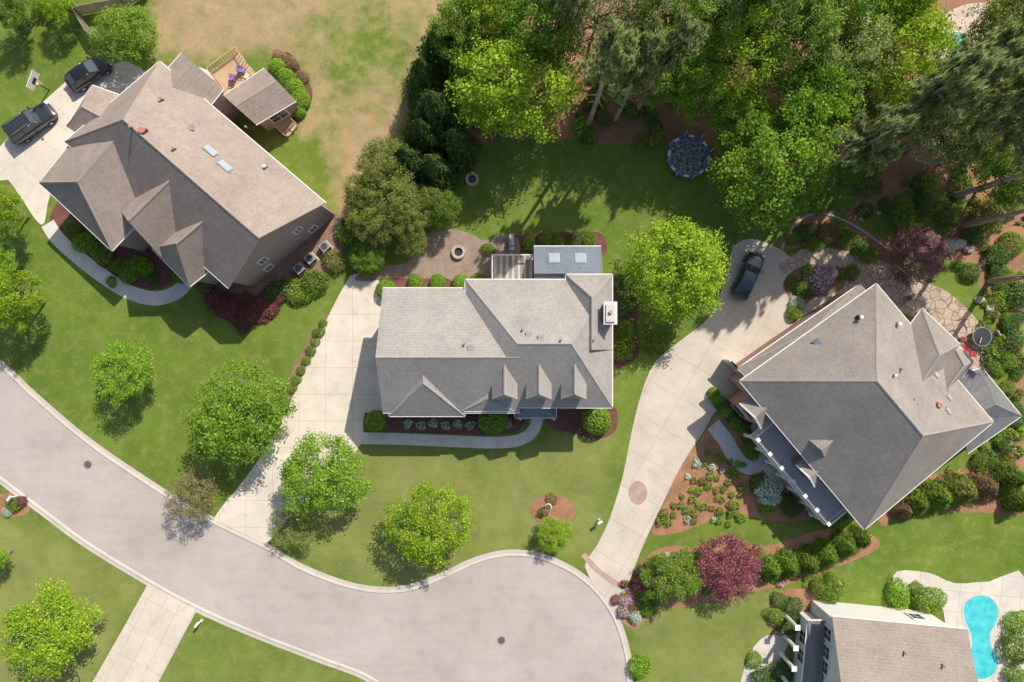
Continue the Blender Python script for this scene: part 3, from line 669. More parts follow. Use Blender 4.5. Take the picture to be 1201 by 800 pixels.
def trunk_mesh(seed,mat,kind='b',br=None):
    rg=random.Random(seed); mb=MB()
    if kind=='b':
        pts=[(0,0,0)];x=y=0
        for k in range(1,7): x+=rg.uniform(-.03,.03);y+=rg.uniform(-.03,.03); pts.append((x,y,k/6*1.15))
        mb.tube(pts,[.055,.042,.036,.03,.024,.016,.008],mat,9)
        for k in range(13):
            a=k*2.4+rg.random(); z=rg.uniform(.5,1.0); l=rg.uniform(.6,.98); zz=z+rg.uniform(.1,.32)
            m1=(math.cos(a)*l*.45,math.sin(a)*l*.45,z+(zz-z)*.6); e=(math.cos(a+.2)*l,math.sin(a+.2)*l,zz)
            mb.tube([(x*z,y*z,z),m1,e],[.018,.012,.004],mat,6)
            for s in(-.5,.5,.2): mb.tube([m1,(math.cos(a+s)*l*.95,math.sin(a+s)*l*.95,zz+.05)],[.008,.003],mat,5)
    else:
        mb.tube([(0,0,0),(.01,0,.3),(0,.012,.6),(.01,0,.85),(0,0,.98)],[.095,.076,.058,.03,.008],mat,9)
        for z,a,l in br: mb.tube([(0,0,z-.01),(math.cos(a)*l*.95,math.sin(a)*l*.95,z+.03)],[.014,.004],mat,5)
        for k in range(6):
            a=k*2.1; z=.3+.03*k; mb.tube([(0,0,z),(math.cos(a)*.3,math.sin(a)*.3,z+.01)],[.012,.003],mat,5)
    o=mb.build('trunk',None,True); me=o.data; bpy.data.objects.remove(o); return me
TRB=[trunk_mesh(s,M['bark']) for s in(1,2,3)]
TRP=[trunk_mesh(s,M['barkp'],'p',PIN[s][1]) for s in range(3)]
cnt=0
def child(name,me,e,loc,sc,rz,mat=None):
    o=bpy.data.objects.new(name,me); COL.objects.link(o); o.parent=e; o.location=loc; o.scale=sc; o.rotation_euler=(0,0,rz)
    if mat: o.material_slots[0].link='OBJECT'; o.material_slots[0].material=mat
    return o
def tree(px,py,rpx,h,mat='bright',label='bright green leafy tree',name='tree',group=None,big=False,air=False):
    global cnt; cnt+=1
    hc=h*.6; R_=rpx/S*(H-hc)/H; p=W(px,py,hc); e=empty(name,(p.x,p.y,0),label,'tree',group)
    rz=random.uniform(0,6.28); me=AIR[cnt%3] if air else (BIG if big else BRO)[cnt%(4 if big else 5)]
    child('trunk',TRB[cnt%3],e,(0,0,0),(R_,R_,hc),rz)
    child('crown',me,e,(0,0,hc),(R_*1.03,R_*1.03*random.uniform(.9,1.05),(h-hc)*1.15),rz,L[mat])
def ptree(bx,by,r,h,label='tall pine with bare trunk and feathery crown',group='tall pines behind the gardens'):
    global cnt; cnt+=1; p=W(bx,by,0); e=empty('pine_tree',(p.x,p.y,0),label,'pine tree',group); k=cnt%3; rz=random.uniform(0,6.28)
    child('trunk',TRP[k],e,(0,0,0),(r,r,h),rz,None); child('crown',PIN[k][0],e,(0,0,0),(r,r,h),rz,L['pine'])
def ever(px,py,rpx,h,mat='dark',label='dense dark evergreen tree',group='evergreen screen trees',name='evergreen_tree'):
    global cnt; cnt+=1; hc=h*.35; R_=rpx/S*(H-hc)/H; p=W(px,py,hc); e=empty(name,(p.x,p.y,0),label,'evergreen tree',group); rz=random.uniform(0,6.28)
    child('trunk',TRB[cnt%3],e,(0,0,0),(R_*.5,R_*.5,h*.55),rz); child('crown',CON[cnt%3],e,(0,0,0),(R_,R_,h),rz,L[mat])
def shrub(px,py,rpx,mat='mid',label='rounded green shrub',clip=False,hs=.9,sx=1,rot=None,name='shrub',group='garden shrubs',tuft=False):
    global cnt; cnt+=1; r=rpx/S; p=W(px,py,r*.6); me=(TUF[cnt%2] if tuft else CLP[cnt%2] if clip else SHR[cnt%4])
    if not clip and not tuft: hs*=random.uniform(.6,1); sx*=random.uniform(.85,1.3)
    o=bpy.data.objects.new(name,me); COL.objects.link(o); o.location=(p.x,p.y,r*hs*.45 if not tuft else .05); o.scale=(r*sx,r*random.uniform(.85,1.05),r*hs); o.rotation_euler=(0,0,random.uniform(0,6.28) if rot is None else rot)
    o.material_slots[0].link='OBJECT'; o.material_slots[0].material=L[mat]; top(o,label,'shrub' if not tuft else 'plant',group)
G='young trees on the front lawns'
for a_ in[(143,437,36,6,'fresh'),(277,487,61,8,'fresh'),(377,556,50,7.5,'fresh'),(505,617,49,6.5,'bright'),(55,738,54,6.5,'bright')]: tree(*a_,label='round leafy green tree on mown lawn',group=G)
tree(228,582,32,5,'sparse','sparse green-brown small tree beside kerb',air=True)
tree(345,620,26,3,'olive','low sparse green tree beside driveway',air=True)
tree(797,315,58,8.5,'bright','dense round bright green tree beside curved driveway',big=True)
tree(650,626,20,3,'bright','small bright green tree beside mulch ring')
tree(12,352,36,8,'bright','leafy green tree beside brown-roofed house'); tree(-8,245,32,8,'bright','leafy green tree at driveway edge'); tree(-5,310,24,6,'fresh','leafy green tree at driveway edge')
tree(147,42,37,6,'mid','dense green tree behind driveway',big=True); tree(66,0,22,5,'bright'); tree(10,8,22,6,'mid','leafy tree near the fence')
tree(-6,655,16,4,'fresh')
G2='tall leafy trees behind the gardens'
for a_ in[(600,98,72,11,'bright'),(540,40,38,10,'mid'),(575,8,45,12,'bright'),(635,28,46,13,'fresh'),(812,95,42,11,'fresh'),(765,70,40,12,'mid'),(790,15,50,14,'fresh'),
 (862,65,50,13,'bright'),(905,192,70,11,'fresh'),(865,140,36,9,'fresh'),(955,125,52,12,'fresh'),(925,45,50,14,'mid'),(985,15,50,14,'fresh'),(1045,62,66,13,'bright'),(1010,110,34,11,'mid'),
 (1155,165,46,11,'mid'),(1190,95,46,13,'fresh'),(1192,30,44,15,'olive'),(1190,210,34,9,'mid'),(1050,0,38,14,'bright'),(870,-5,50,14,'mid'),(1100,135,34,11,'olive'),(715,95,30,9,'mid')]:
    tree(*a_,label='tall leafy green tree in back wood',group=G2,big=True)
for a_ in[(700,20,50,15,'pine'),(745,5,50,16,'pine'),(665,-5,45,15,'pine'),(1120,150,46,13,'pine'),(1165,50,42,14,'pine'),(838,35,42,14,'pine'),(905,5,50,15,'pine'),(990,70,40,15,'pine')]: tree(*a_,label='tall airy grey-green tree in back wood',group=G2,air=True)
for a_ in[(1078,298,34,5,'mauve','dusty mauve-leaved ornamental tree'),(856,664,38,4.6,'plum','plum red ornamental tree in pine straw bed')]: tree(*a_)
tree(790,674,34,4.4,'mid','loose green small tree in garden bed')
for a_ in[(690,146,2.8,20),(722,140,2.6,18),(748,128,2.6,19),(985,174,3.0,21),(1000,168,3.0,20),(1018,160,3.0,19),(1060,175,3.2,19),(1085,195,3.2,19),(940,212,2.7,18),(838,60,3.0,18),(655,75,2.8,18),(1130,265,3.2,16),(1160,330,3,15),(1120,230,3,18),(958,200,2.7,17),(1040,140,3,19)]: ptree(*a_)
for a_ in[(520,62,34,9),(500,95,28,8),(512,135,36,8.5),(535,170,26,7),(498,160,28,7.5),(480,190,28,7),(510,200,28,6.5)]: ever(*a_)
for x,y,r_,h in[(455,195,32,6.5),(430,225,26,5.5),(462,235,32,6),(440,262,30,5.5),(476,260,24,5),(498,235,22,4.5),(482,284,18,3.2),(432,300,20,3)]: tree(x,y,r_,h,'olive' if y<285 else 'mid','bushy olive-green screening tree',group='bushy screening trees',big=True)
tree(520,246,20,4.5,'mid','small dense green tree on back lawn',big=True)
for x,y,r_ in[(905,668,16),(925,664,18),(948,660,18),(970,652,18),(992,640,18),(1010,632,14)]: ever(x,y,r_,2.4,'mid','low feathery green juniper','low junipers')
for x,y,r_,h,m in[(1075,590,18,2.6,'mid'),(1100,583,20,2.8,'mid'),(1128,576,22,3,'olive'),(1155,570,20,2.6,'rust'),(1182,560,22,3.6,'mid'),(1195,588,16,3,'mid'),(1060,598,13,2,'rust')]: ever(x,y,r_,h,m,'spreading green juniper in straw bed','spreading junipers')
for a_ in[(440,494,13),(578,492,18),(430,304,20),(453,340,12)]: shrub(*a_,'fresh','round clipped bright green shrub',True,1.0)
shrub(700,493,19,'fresh','round clipped bright green shrub',True,.9)
for x in(487,513,540,560): shrub(x,331,10.5,'fresh','small round clipped shrub',True)
for x,y,r_ in[(731,345,9),(734,362,10),(735,385,11),(732,408,13),(737,392,8),(770,400,16),(724,330,9)]: shrub(x,y,r_,'dark' if y<380 else 'mid','dark green shrub beside house wall')
for i in range(9): shrub(479+i*14.5,497+(i%2)*2,5.5,'white','small pale silver-leaved plant in mulch',tuft=True,name='plant',group='silver-leaved plants')
for i in range(12): shrub(462+i*12.5,488,4.5,'redb','low dark red plant',tuft=True,name='plant',group='low red plants')
for x,y in[(379,379),(374,390),(369,401),(364,412),(359,423),(353,435),(347,446),(342,456)]: shrub(x,y,random.uniform(4.5,6.2),'mid','small shrub along driveway bed',group='driveway bed shrubs')
for i in range(10):
    u=i/9; shrub(252+u*72,352+30*math.sin(u*math.pi)*.75-u*6,13,'redb','low dark red shrub in a crescent hedge',False,.55,group='low red crescent shrubs')
for i in range(5): shrub(266+i*11,352+(i%2)*3,10,'redb','low dark red shrub in a crescent hedge',False,.5,group='low red crescent shrubs')
for x,y,r_,m in[(368,330,16,'mid'),(392,306,13,'olive'),(406,278,12,'mid'),(345,342,14,'mid'),(322,340,12,'dark'),(356,344,12,'mid'),(408,262,9,'dark'),(240,335,10,'dark'),(150,318,14,'mid'),(165,312,12,'fresh'),(140,312,10,'mid'),(100,285,12,'fresh'),(120,298,12,'mid'),(85,270,10,'mid'),(178,326,9,'dark'),(210,322,10,'mid'),(130,330,6,'mid')]: shrub(x,y,r_,m,'leafy shrub beside brick house')
for x,y,r_ in[(325,78,11),(335,90,12),(345,102,12),(352,116,12),(350,130,9)]: shrub(x,y,r_,'fresh','clipped green hedge shrub beside deck',True)
for x,y in[(328,66),(340,74),(352,90)]: shrub(x,y,9,'rust','russet low shrub beside hedge')
for j in range(3):
    for i in range(5-j//2): shrub(838+i*11+j*4+random.uniform(-1,1),463+i*13-j*1+j*13*.5+random.uniform(-1,1),8.2,['mid','fresh','dark'][j],'small clipped shrub in hedge rows beside porch',True,group='hedge row shrubs')
for x,y,r_,m in[(882,530,9,'mid'),(903,578,15,'white'),(930,595,13,'dark'),(950,585,11,'dark'),(990,602,9,'dark'),(962,604,10,'mid'),(920,588,9,'mid'),(975,612,9,'mid'),(888,568,8,'mid'),(900,596,8,'fresh')]: shrub(x,y,r_,m,'rounded shrub beside front porch')
for x,y,r_,m in[(960,328,14,'pink'),(972,322,10,'pink'),(945,338,11,'mid'),(935,355,9,'white'),(930,330,8,'mid'),(985,322,7,'mid'),(932,368,8,'fresh'),(950,320,8,'fresh')]: shrub(x,y,r_,m,'flowering shrub in stone-edged bed')
for x,y,r_,m in[(945,272,11,'dark'),(955,285,10,'mid'),(970,275,12,'rust'),(985,268,9,'mid'),(995,280,10,'mid'),(1010,290,9,'dark'),(930,280,8,'mid'),(1020,300,10,'mid'),(1015,195,19,'mid'),(1000,205,12,'fresh'),(1040,240,9,'dark'),(1160,255,20,'olive'),(1185,235,20,'mid'),(1130,215,14,'mid'),
  (1140,320,10,'dark'),(1170,300,14,'dark'),(1176,352,12,'mid'),(1190,400,12,'dark'),(1185,455,9,'olive'),(1197,345,14,'dark'),(1182,325,11,'mid'),(1192,375,10,'dark'),(1183,425,9,'mid'),(1195,480,9,'dark'),(1060,250,14,'mid'),(1085,240,12,'dark'),(1110,250,12,'olive'),(960,245,8,'fresh'),(1175,520,8,'mid'),(1150,540,10,'mid'),(1190,285,14,'mid'),(1090,215,12,'mid'),(1145,275,12,'dark'),
  (1055,698,14,'fresh'),(1090,705,15,'mid'),(1075,690,8,'mid'),(975,695,13,'mid'),(960,690,10,'olive'),(915,705,9,'dark'),(930,712,12,'dark'),(912,725,10,'mid'),(928,735,12,'dark'),(885,775,9,'mid'),(1193,760,16,'mid'),(1195,730,12,'fresh'),(1193,795,13,'mid'),(752,785,15,'fresh'),(895,795,12,'dark'),(918,790,12,'dark'),
  (755,700,9,'mid'),(742,712,8,'rust'),(770,700,9,'mid'),(748,690,8,'plum'),(765,668,9,'mid'),(820,655,8,'fresh'),(830,690,9,'dark'),(735,705,7,'pink'),(760,715,9,'mid'),(890,650,9,'mid'),(732,718,7,'pink'),(745,724,7,'white'),(722,704,6,'plum'),
  (218,575,11,'sparse'),(648,585,7,'rust'),(638,600,6,'mid'),(15,592,9,'mid'),(8,600,6,'white'),(25,588,6,'plum'),(640,280,8,'mid'),(655,282,8,'mid'),(690,280,8,'mid'),(620,285,7,'fresh'),(672,281,8,'dark'),(572,292,7,'mid'),(1190,10,18,'mid'),(50,5,14,'mid'),(25,25,10,'dark')]: shrub(x,y,r_,m,'leafy garden shrub in mulch bed')
rr=random.Random(3)
for i in range(12):
    for j in range(9):
        x=784+i*9-j*2+rr.uniform(-2.5,2.5); y=518+j*11.5+i*3+rr.uniform(-2.5,2.5)
        if x<882-(j*2) and x>772 and x>838-(y-500)*.60 and y<618 and rr.random()<.85: shrub(x,y,rr.uniform(3.6,5.8),rr.choice(['mid','fresh','olive','fresh','mid','white']),'small leafy bedding plant in pine straw',tuft=True,name='plant',group='bedding plants in pine straw')
for i in range(34):
    shrub(rr.uniform(745,1000),rr.uniform(648,692),rr.uniform(3,5.5),rr.choice(['mid','fresh','pink','plum']),'small garden plant in straw bed',tuft=True,name='plant',group='small garden plants')
for i in range(26):
    shrub(rr.uniform(724,768),rr.uniform(676,730),rr.uniform(2.5,5),rr.choice(['pink','fresh','plum','white','mid','redb']),'small colourful flower in bed at driveway mouth',tuft=True,name='plant',group='flowers at the driveway mouth')
for i in range(120):
    x,y=rr.choice([(rr.uniform(985,1201),rr.uniform(185,330)),(rr.uniform(1150,1201),rr.uniform(300,560)),(rr.uniform(1150,1201),rr.uniform(300,560)),(rr.uniform(560,800),rr.uniform(110,165))])
    shrub(x,y,rr.uniform(4,10),rr.choice(['mid','dark','dark','fresh','olive']),'small undergrowth plant on pine straw',tuft=rr.random()<.6,name='plant',group='undergrowth plants')
# ---------------------------------------------------------------- cars
def car(px,py,rot,paint,label,suv=False):
    p=W(px,py,.8); e=empty('parked_car',(p.x,p.y,.022),label,'car',rot=rot)
    Lh=2.42 if not suv else 2.5; Wd=.92 if not suv else .98; up=.0 if not suv else .28
    st=[(-1,.50,.62),(-.985,.72,.80),(-.93,.9,.92),(-.8,.97,.98),(-.55,1,1.0),(-.2,1,.98),(.15,1,.97),(.4,1,.94),(.6,.985,.88),(.8,.95,.82),(.93,.86,.74),(.985,.70,.62),(1,.5,.52)]
    mb=MB(); vs=[]
    for u,wf,zt in st:
        zt=zt+up*.7; w=Wd*wf
        pr=[(0,zt+.03),(.5*w,zt+.02),(.85*w,zt-.03),(.96*w,zt-.1),(w,zt*.72),(w*.98,.38),(w*.92,.2)]
        vs+=[(u*Lh,y,z) for y,z in pr]+[(u*Lh,-y,z) for y,z in pr[:0:-1]]
    n=13; fs=[]
    for i in range(len(st)-1):
        for k in range(n): fs.append((i*n+k,i*n+(k+1)%n,(i+1)*n+(k+1)%n,(i+1)*n+k))
    fs.append(tuple(range(n))); fs.append(tuple((len(st)-1)*n+k for k in range(n)))
    mb.add(vs,fs,paint); b=mb.build('body',e,True)
    md=b.modifiers.new('s','SUBSURF'); md.levels=1; md.render_levels=2
    zb=1.0+up*.7; zt=1.44+up*1.05
    xr0,xr1=(-2.05,-1.35) if not suv else(-2.35,-2.1); xf1,xf0=(.25,1.0) if not suv else(.35,1.05)
    wb=Wd*.86; wt=Wd*.66 if not suv else Wd*.74
    mb=MB(); vs=[];fs=[]; nx_=6;ny_=6
    for i in range(nx_+1):
        for j in range(ny_+1):
            u=i/nx_;v=j/ny_*2-1; vs.append((xr1+(xf1-xr1)*u,v*wt,zt+.05*(1-v*v)+.04*(1-(2*u-1)**2)))
    for i in range(nx_):
        for j in range(ny_): q=i*(ny_+1)+j; fs.append((q,q+1,q+ny_+2,q+ny_+1))
    mb.add(vs,fs,paint)
    for sg in(-1,1):
        for a_,b_ in(((xf1,wt,zt),(xf0,wb,zb-.04)),((xr1,wt,zt),(xr0,wb,zb-.04)),(((xf1+xr1)/2,wt,zt),((xf1+xr1)/2,wb+.01,zb-.05))):
            mb.tube([(a_[0],sg*a_[1],a_[2]),(b_[0],sg*b_[1],b_[2])],[.045,.06],paint,6)
        mb.tube([(xr1,sg*wt,zt),(xf1,sg*wt,zt)],[.05,.05],paint,6)
    mb.build('roof',e,True)
    def pane(name,quad):
        g_=MB(); g_.add(quad,[(0,1,2,3)],M['glass']); g_.build(name,e)
    pane('windshield',[(xf1,-wt,zt),(xf1,wt,zt),(xf0,wb,zb-.03),(xf0,-wb,zb-.03)])
    pane('rear_window',[(xr1,-wt,zt),(xr1,wt,zt),(xr0,wb,zb-.03),(xr0,-wb,zb-.03)])
    for sg in(-1,1): pane('side_window',[(xr1,sg*wt,zt),(xf1,sg*wt,zt),(xf0,sg*wb,zb-.06),(xr0,sg*wb,zb-.06)])
    for sx in(-1,1):
        for sg in(-1,1):
            w_=bpy.data.objects.new('wheel',None); COL.objects.link(w_); w_.parent=e; w_.location=(sx*1.42,sg*(Wd-.11),.33)
            t_=MB(); t_.tube([(0,-.12,0),(0,-.1,0),(0,.1,0),(0,.12,0)],[.29,.33,.33,.29],M['tyre'],22); t_.build('tyre',w_)
            t_=MB(); t_.tube([(0,-.128,0),(0,.128,0)],[.2,.2],M['rim'],16); t_.build('rim',w_)
    for sg in(-1,1):
        h_=MB(); h_.box((Lh*.945,sg*Wd*.64,.66+up*.7),(.22,.34,.13),M['lamp'],-sg*.35); h_.build('headlight',e)
        h_=MB(); h_.box((-Lh*.955,sg*Wd*.68,.78+up*.7),(.16,.32,.14),M['red'],sg*.3); h_.build('tail_light',e)
        h_=MB(); h_.box((.78,sg*(Wd+.09),1.0+up*.7),(.14,.2,.13),paint,sg*.2); h_.build('wing_mirror',e)
    if suv:
        for sg in(-1,1):
            h_=MB(); h_.tube([(-1.7,sg*.58,zt+.12),(.1,sg*.58,zt+.14)],[.025,.025],M['metal'],6)
            for x in(-1.7,-.8,.1): h_.tube([(x,sg*.58,zt),(x,sg*.58,zt+.13)],[.02,.02],M['metal'],6)
            h_.build('roof_rail',e)
car(103,84,math.radians(35),M['black'],'black saloon car parked on concrete driveway by house')
car(36,144,math.radians(36),M['char'],'charcoal sport utility car with roof rails on driveway',True)
car(878,323,math.radians(66),M['navy'],'dark blue car parked on curved concrete driveway')
# ---------------------------------------------------------------- other things
p=W(808,183,.9); e=empty('trampoline',(p.x,p.y,0),'round trampoline with blue and white pad and grey mat','trampoline'); e.scale=(.94,.94,1)
mb=MB(); mb.ring((0,0,.86),2.1,2.2,.06,M['metal'])
for k in range(6):
    q=k*math.pi/3; mb.tube([(2.15*math.cos(q),2.15*math.sin(q),0),(2.15*math.cos(q),2.15*math.sin(q),.88)],[.035,.035],M['metal'],8)
mb.build('frame',e)
mb=MB(); mb.cyl((0,0,.88),1.97,.02,M['tmat'],36); mb.build('jumping_mat',e)
mb=MB(); 
for k in range(24):
    a0=k/24*2*math.pi;a1=(k+1)/24*2*math.pi; vs=[]
    for r_ in(1.94,2.2):
        for q in(a0,a1): vs.append((r_*math.cos(q),r_*math.sin(q),.94))
    mb.add(vs,[(0,1,3,2)],M['blue'] if k%3!=2 else M['white'])
mb.build('safety_pad',e)
mb=MB()
for k in range(8):
    q=k*math.pi/4+.2; x,y=2.24*math.cos(q),2.24*math.sin(q); mb.tube([(x,y,.3),(x,y,2.2)],[.03,.03],M['white'],8)
mb.build('net_pole',e)
def firepit(x,y,r_,label):
    p=W(x,y,0); e=empty('fire_pit',(p.x,p.y,.022),label,'fire pit')
    mb=MB(); mb.ring((0,0,0),r_*.62,r_,.4,M['stone'],14); mb.build('stone_ring',e); mb=MB(); mb.cyl((0,0,.005),r_*.62,.15,M['dmetal'],14); mb.build('ash_bed',e)
firepit(554,211,.66,'round stone fire pit with ash on back lawn'); firepit(538,296,.68,'round stone fire pit on brown paver patio')
def chair(px,py,rot,mat,label='patio chair with cushion',h=0,group='patio chairs'):
    p=W(px,py,.45+h); e=empty('patio_chair',(p.x,p.y,h),label,'chair',group,rot)
    mb=MB(); mb.box((0,0,.45),(.55,.55,.08),mat); mb.build('seat',e)
    mb=MB(); mb.box((-.27,0,.72),(.07,.55,.55),mat); mb.build('backrest',e)
    for x in(-.24,.24):
        for y in(-.24,.24): mb=MB(); mb.tube([(x,y,0),(x,y,.42)],[.022,.022],M['dmetal'],6); mb.build('leg',e)
    for y in(-.29,.29): mb=MB(); mb.box((0,y,.64),(.5,.06,.04),M['dmetal']); mb.build('armrest',e)
def table(px,py,r,mat,label,h=0):
    p=W(px,py,.75+h); e=empty('patio_table',(p.x,p.y,h),label,'table')
    mb=MB(); mb.cyl((0,0,.72),r,.04,mat,24); mb.ring((0,0,.70),r-.02,r+.03,.07,M['metal'],24); mb.build('table_top',e)
    mb=MB(); mb.cyl((0,0,0),.07,.72,M['dmetal'],10); mb.cyl((0,0,0),.28,.05,M['dmetal'],16); mb.build('pedestal',e)
chair(1130,408,2,M['redp'],'red garden chair on flagstone patio'); chair(1143,398,2.8,M['fabric']); table(1152,395,.9,M['dmetal'],'round dark garden table on flagstone patio'); chair(1165,392,3.6,M['fabric'])
chair(1140,415,1.4,M['redp'],'red garden chair on flagstone patio')
def grill(px,py,rot,label):
    p=W(px,py,.8); e=empty('barbecue_grill',(p.x,p.y,0),label,'barbecue',None,rot)
    mb=MB(); mb.box((0,0,.45),(.8,.5,.7),M['dmetal']); mb.build('cabinet',e)
    mb=MB(); mb.tube([(-.4,0,.9),(-.38,0,.9),(.38,0,.9),(.4,0,.9)],[.2,.27,.27,.2],M['metal'],14); mb.build('lid',e)
    for s_ in(-1,1): mb=MB(); mb.box((s_*.6,0,.86),(.36,.45,.04),M['metal']); mb.build('side_shelf',e)
    for s_ in(-.3,.3): mb=MB(); mb.tube([(s_,-.2,.08),(s_,.2,.08)],[.08,.08],M['tyre'],10); mb.build('wheel',e)
grill(600,284,math.pi/2,'metal barbecue grill on brown paver patio')
grill(907,404,.6,'dark barbecue grill beside garage')
for x,y in((350,315),(363,303),(380,289)):
    p=W(x,y,.9); e=empty('air_conditioner',(p.x,p.y,0),'grey outdoor air conditioner unit beside brick wall','air conditioner','outdoor air conditioners',math.radians(42))
    mb=MB(); mb.box((0,0,.06),(1.05,1.05,.12),M['kerb']); mb.build('base_pad',e)
    mb=MB(); mb.box((0,0,.5),(.85,.85,.76),M['metal'])
    for k in range(8): mb.box((0,0,.2+k*.08),(.88,.88,.02),M['woodg'])
    mb.build('casing',e)
    mb=MB(); mb.cyl((0,0,.885),.34,.02,M['dmetal'],20)
    for k in range(3): mb.ring((0,0,.905),.1+.1*k,.115+.1*k,.015,M['metal'],20)
    mb.build('fan_grille',e)
p=W(278,92,1.2); e=empty('wooden_deck',(p.x,p.y,0),'raised wooden deck with railing behind brick house','deck',None,math.radians(36))
mb=MB(); 
for k in range(16): mb.box((0,-1.95+k*.26,1.15),(3.4,.24,.06),M['wood'])
mb.build('platform',e)
for sx,sy,lx,ly in((0,2.05,3.4,.08),(-1.7,0,.08,4.1),(1.7,1.2,.08,1.7)):
    mb=MB(); mb.box((sx,sy,2.1),(lx,ly,.07),M['wood']); n_=int(max(lx,ly)/.3)
    for k in range(n_+1):
        u=(k/n_-.5); mb.box((sx+(lx-.08)*u if lx>1 else sx,sy+(ly-.08)*u if ly>1 else sy,1.62),(.05,.05,.9),M['wood'])
    mb.build('railing',e)
for x in(-1.6,1.6):
    for y in(-1.9,1.9): mb=MB(); mb.box((x,y,.56),(.14,.14,1.12),M['wood']); mb.build('post',e)
for x,y,r_,m in((283,82,0,'purplef'),(290,90,1.2,'fabric'),(272,92,3,'purplef'),(296,97,2,'fabric')): chair(x,y,r_,M[m],'cushioned chair on wooden deck',1.18,'deck chairs')
p=W(334,146,.6); e=empty('wooden_stairs',(p.x,p.y,0),'wooden steps with rails down from screened porch','stairs',None,math.radians(-42))
mb=MB()
for k in range(6): mb.box((-1.0+k*.34,0,1.15-k*.19),(.36,1.5,.06),M['wood'])
mb.build('tread',e)
for sy in(-.8,.8):
    mb=MB(); mb.tube([(-1.1,sy,2.1),(.9,sy,1.0)],[.04,.04],M['wood'],6)
    for k in range(6): mb.tube([(-1.0+k*.36,sy,1.1-k*.19),(-1.0+k*.36,sy,2.05-k*.2)],[.03,.03],M['wood'],6)
    mb.build('handrail',e)
p=W(58,106,0); e=empty('basketball_hoop',(p.x,p.y,0),'freestanding basketball hoop with white backboard beside driveway','basketball hoop',None,math.radians(-20))
mb=MB(); mb.tube([(0,0,0),(0,0,2.4),(.55,0,3.1)],[.06,.06,.05],M['dmetal'],8); mb.build('pole',e)
mb=MB(); mb.box((.6,0,3.25),(.05,1.7,1.05),M['white']); mb.box((.63,0,3.1),(.02,.6,.45),M['dmetal']); mb.build('backboard',e)
mb=MB(); mb.ring((.95,0,3.02),.21,.24,.03,M['orange'],18); mb.build('rim',e)
mb=MB(); mb.tube([(.95,0,3.0),(.95,0,2.6)],[.22,.13],M['white'],12,False); mb.build('net',e)
for x,y in((103,545),(588,751)):
    p=W(x,y,0); e=empty('manhole_cover',(p.x,p.y,.014),'dark cast iron manhole cover set in road','manhole cover','manhole covers')
    mb=MB(); mb.ring((0,0,0),.33,.42,.014,M['metal'],24); mb.build('rim',e)
    mb=MB(); mb.cyl((0,0,.0),.33,.01,M['dmetal'],24)
    for k in range(3): mb.ring((0,0,.01),.07+.09*k,.1+.09*k,.006,M['woodg'],20)
    mb.build('lid',e)
for x,y,r_ in((703,611,.5),(234,730,.9),(16,583,.9)):
    p=W(x,y,.5); e=empty('mailbox',(p.x,p.y,0),'white mailbox on post beside driveway','mailbox','kerbside mailboxes',r_)
    mb=MB(); mb.box((0,0,.5),(.12,.12,1.0),M['white']); mb.box((0,0,.04),(.3,.3,.08),M['stone']); mb.build('post',e)
    mb=MB(); mb.box((0,0,1.08),(.5,.24,.16),M['white']); mb.tube([(-.25,0,1.16),(.25,0,1.16)],[.12,.12],M['white'],14); mb.build('box',e)
for x,y,m,l in((643,594,'white','white stone urn in mulch ring'),(640,601,'terra','terracotta pot in mulch ring'),(771,655,'stone','stone bird bath in garden bed'),(1128,398,'terra','terracotta pot on flagstone patio'),(1065,350,'stone','stone pot on flagstone patio')):
    p=W(x,y,.4); e=empty('garden_urn',(p.x,p.y,.016),l,'planter'); mb=MB(); mb.tube([(0,0,0),(0,0,.08),(0,0,.2),(0,0,.5),(0,0,.6)],[.22,.2,.1,.3,.34],M[m],16); mb.build('bowl',e,True)
    mb=MB(); mb.cyl((0,0,.55),.27,.06,M['mulch'],14); mb.build('soil',e)
for i,(x,y,s_) in enumerate([(1112,289,.9),(1122,286,.8),(1135,292,.6),(1148,352,.5),(1160,362,.5),(935,300,.35),(918,312,.35),(782,650,.35),(1105,292,.5),(1145,405,.6),(1010,257,.3),(1030,250,.3)]):
    bm=bmesh.new(); bmesh.ops.create_icosphere(bm,subdivisions=2,radius=1)
    rg=random.Random(i)
    for v in bm.verts: v.co*=rg.uniform(.85,1.1); v.co.z*=.55
    me=bpy.data.meshes.new('boulder'); bm.to_mesh(me); bm.free(); me.materials.append(M['stone']); o=bpy.data.objects.new('boulder',me); COL.objects.link(o)
    q=W(x,y,0); o.location=(q.x,q.y,s_*.25); o.scale=(s_,s_*.8,s_); top(o,'rough tan boulder in garden bed','boulder','garden boulders')
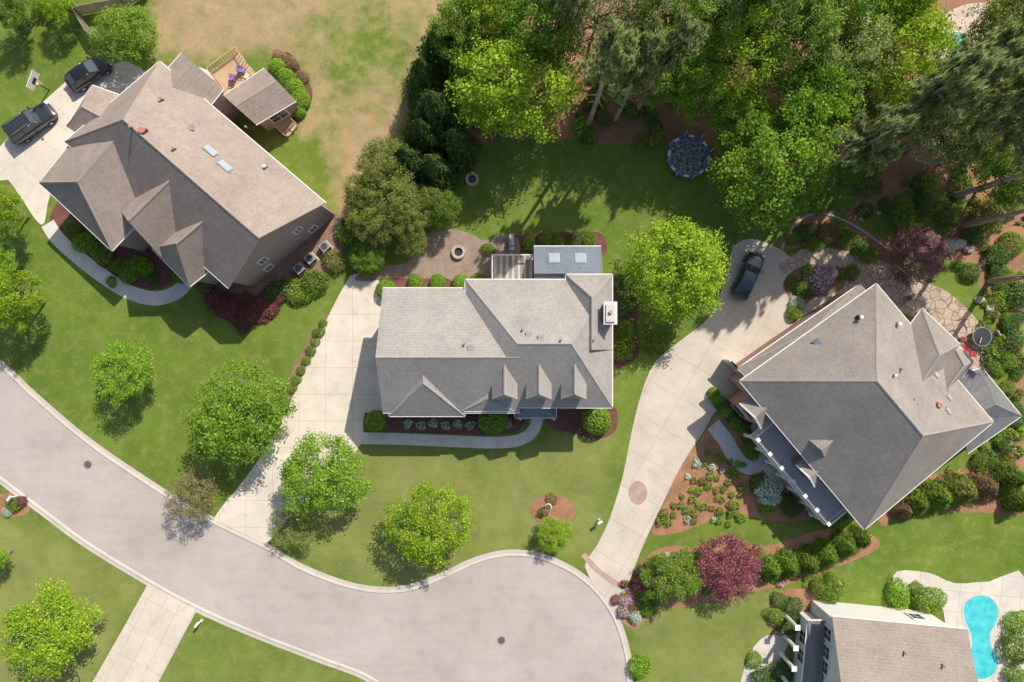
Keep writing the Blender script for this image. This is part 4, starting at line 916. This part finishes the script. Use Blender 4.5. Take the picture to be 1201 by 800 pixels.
def fence(pts,h,mat,name,label,sp=1.8,picket=.16,close=False):
    P=[W(x,y,0) for x,y in pts]; e=empty(name,P[0],label,'fence'); o=P[0]; po=MB(); ra=MB()
    for i in range(len(P)-1):
        a=P[i]-o;b=P[i+1]-o; l=(b-a).length; d=(b-a)/l; r=math.atan2(d.y,d.x); n_=max(1,int(l/sp))
        for k in range(n_): q=a+d*l*k/n_; po.box((q.x,q.y,h/2+.05),(.1,.1,h+.1),mat,r)
        m_=(a+b)/2
        for z in(.2,h-.08): ra.box((m_.x,m_.y,z),(l,.05,.08),mat,r)
        n2=int(l/picket)
        for k in range(n2): q=a+d*l*(k+.5)/n2; ra.box((q.x,q.y,h/2),((picket*.8 if close else .03),.03,h-.15),mat,r)
    po.build('post',e); ra.build('panel',e)
fence([(84,-20),(96,18),(112,45),(135,62)],1.8,M['woodg'],'wooden_fence','weathered close-boarded wooden fence behind driveway',2.2,.18,True)
fence([(96,18),(150,8),(180,-10)],1.8,M['woodg'],'wooden_fence','weathered close-boarded wooden fence behind driveway',2.2,.18,True)
# ---------------------------------------------------------------- light and camera
el=math.radians(46); az=math.atan2(.84,.54)
w=bpy.data.worlds.new('World'); scene.world=w; w.use_nodes=True; nt=w.node_tree
sk=nt.nodes.new('ShaderNodeTexSky'); sk.sky_type='NISHITA'; sk.sun_disc=False; sk.sun_elevation=el; sk.sun_rotation=math.pi/2-az
sk.dust_density=2.0
nt.links.new(sk.outputs[0],nt.nodes['Background'].inputs[0]); nt.nodes['Background'].inputs[1].default_value=.135
sd=bpy.data.lights.new('sun','SUN'); sd.energy=5.0; sd.angle=math.radians(.5); sd.color=(1,.93,.82)
so=bpy.data.objects.new('sun',sd); COL.objects.link(so)
dv=Vector((math.cos(az)*math.cos(el),math.sin(az)*math.cos(el),math.sin(el))); so.rotation_euler=dv.to_track_quat('Z','Y').to_euler(); so.location=dv*100
cd=bpy.data.cameras.new('camera'); cd.sensor_width=36; cd.lens=36*H*S/1201; cd.clip_end=3000
co=bpy.data.objects.new('camera',cd); COL.objects.link(co); co.location=(0,0,H); co.rotation_euler=(0,0,0); scene.camera=co
scene.view_settings.view_transform='Standard'; scene.view_settings.look='None'; scene.view_settings.exposure=0
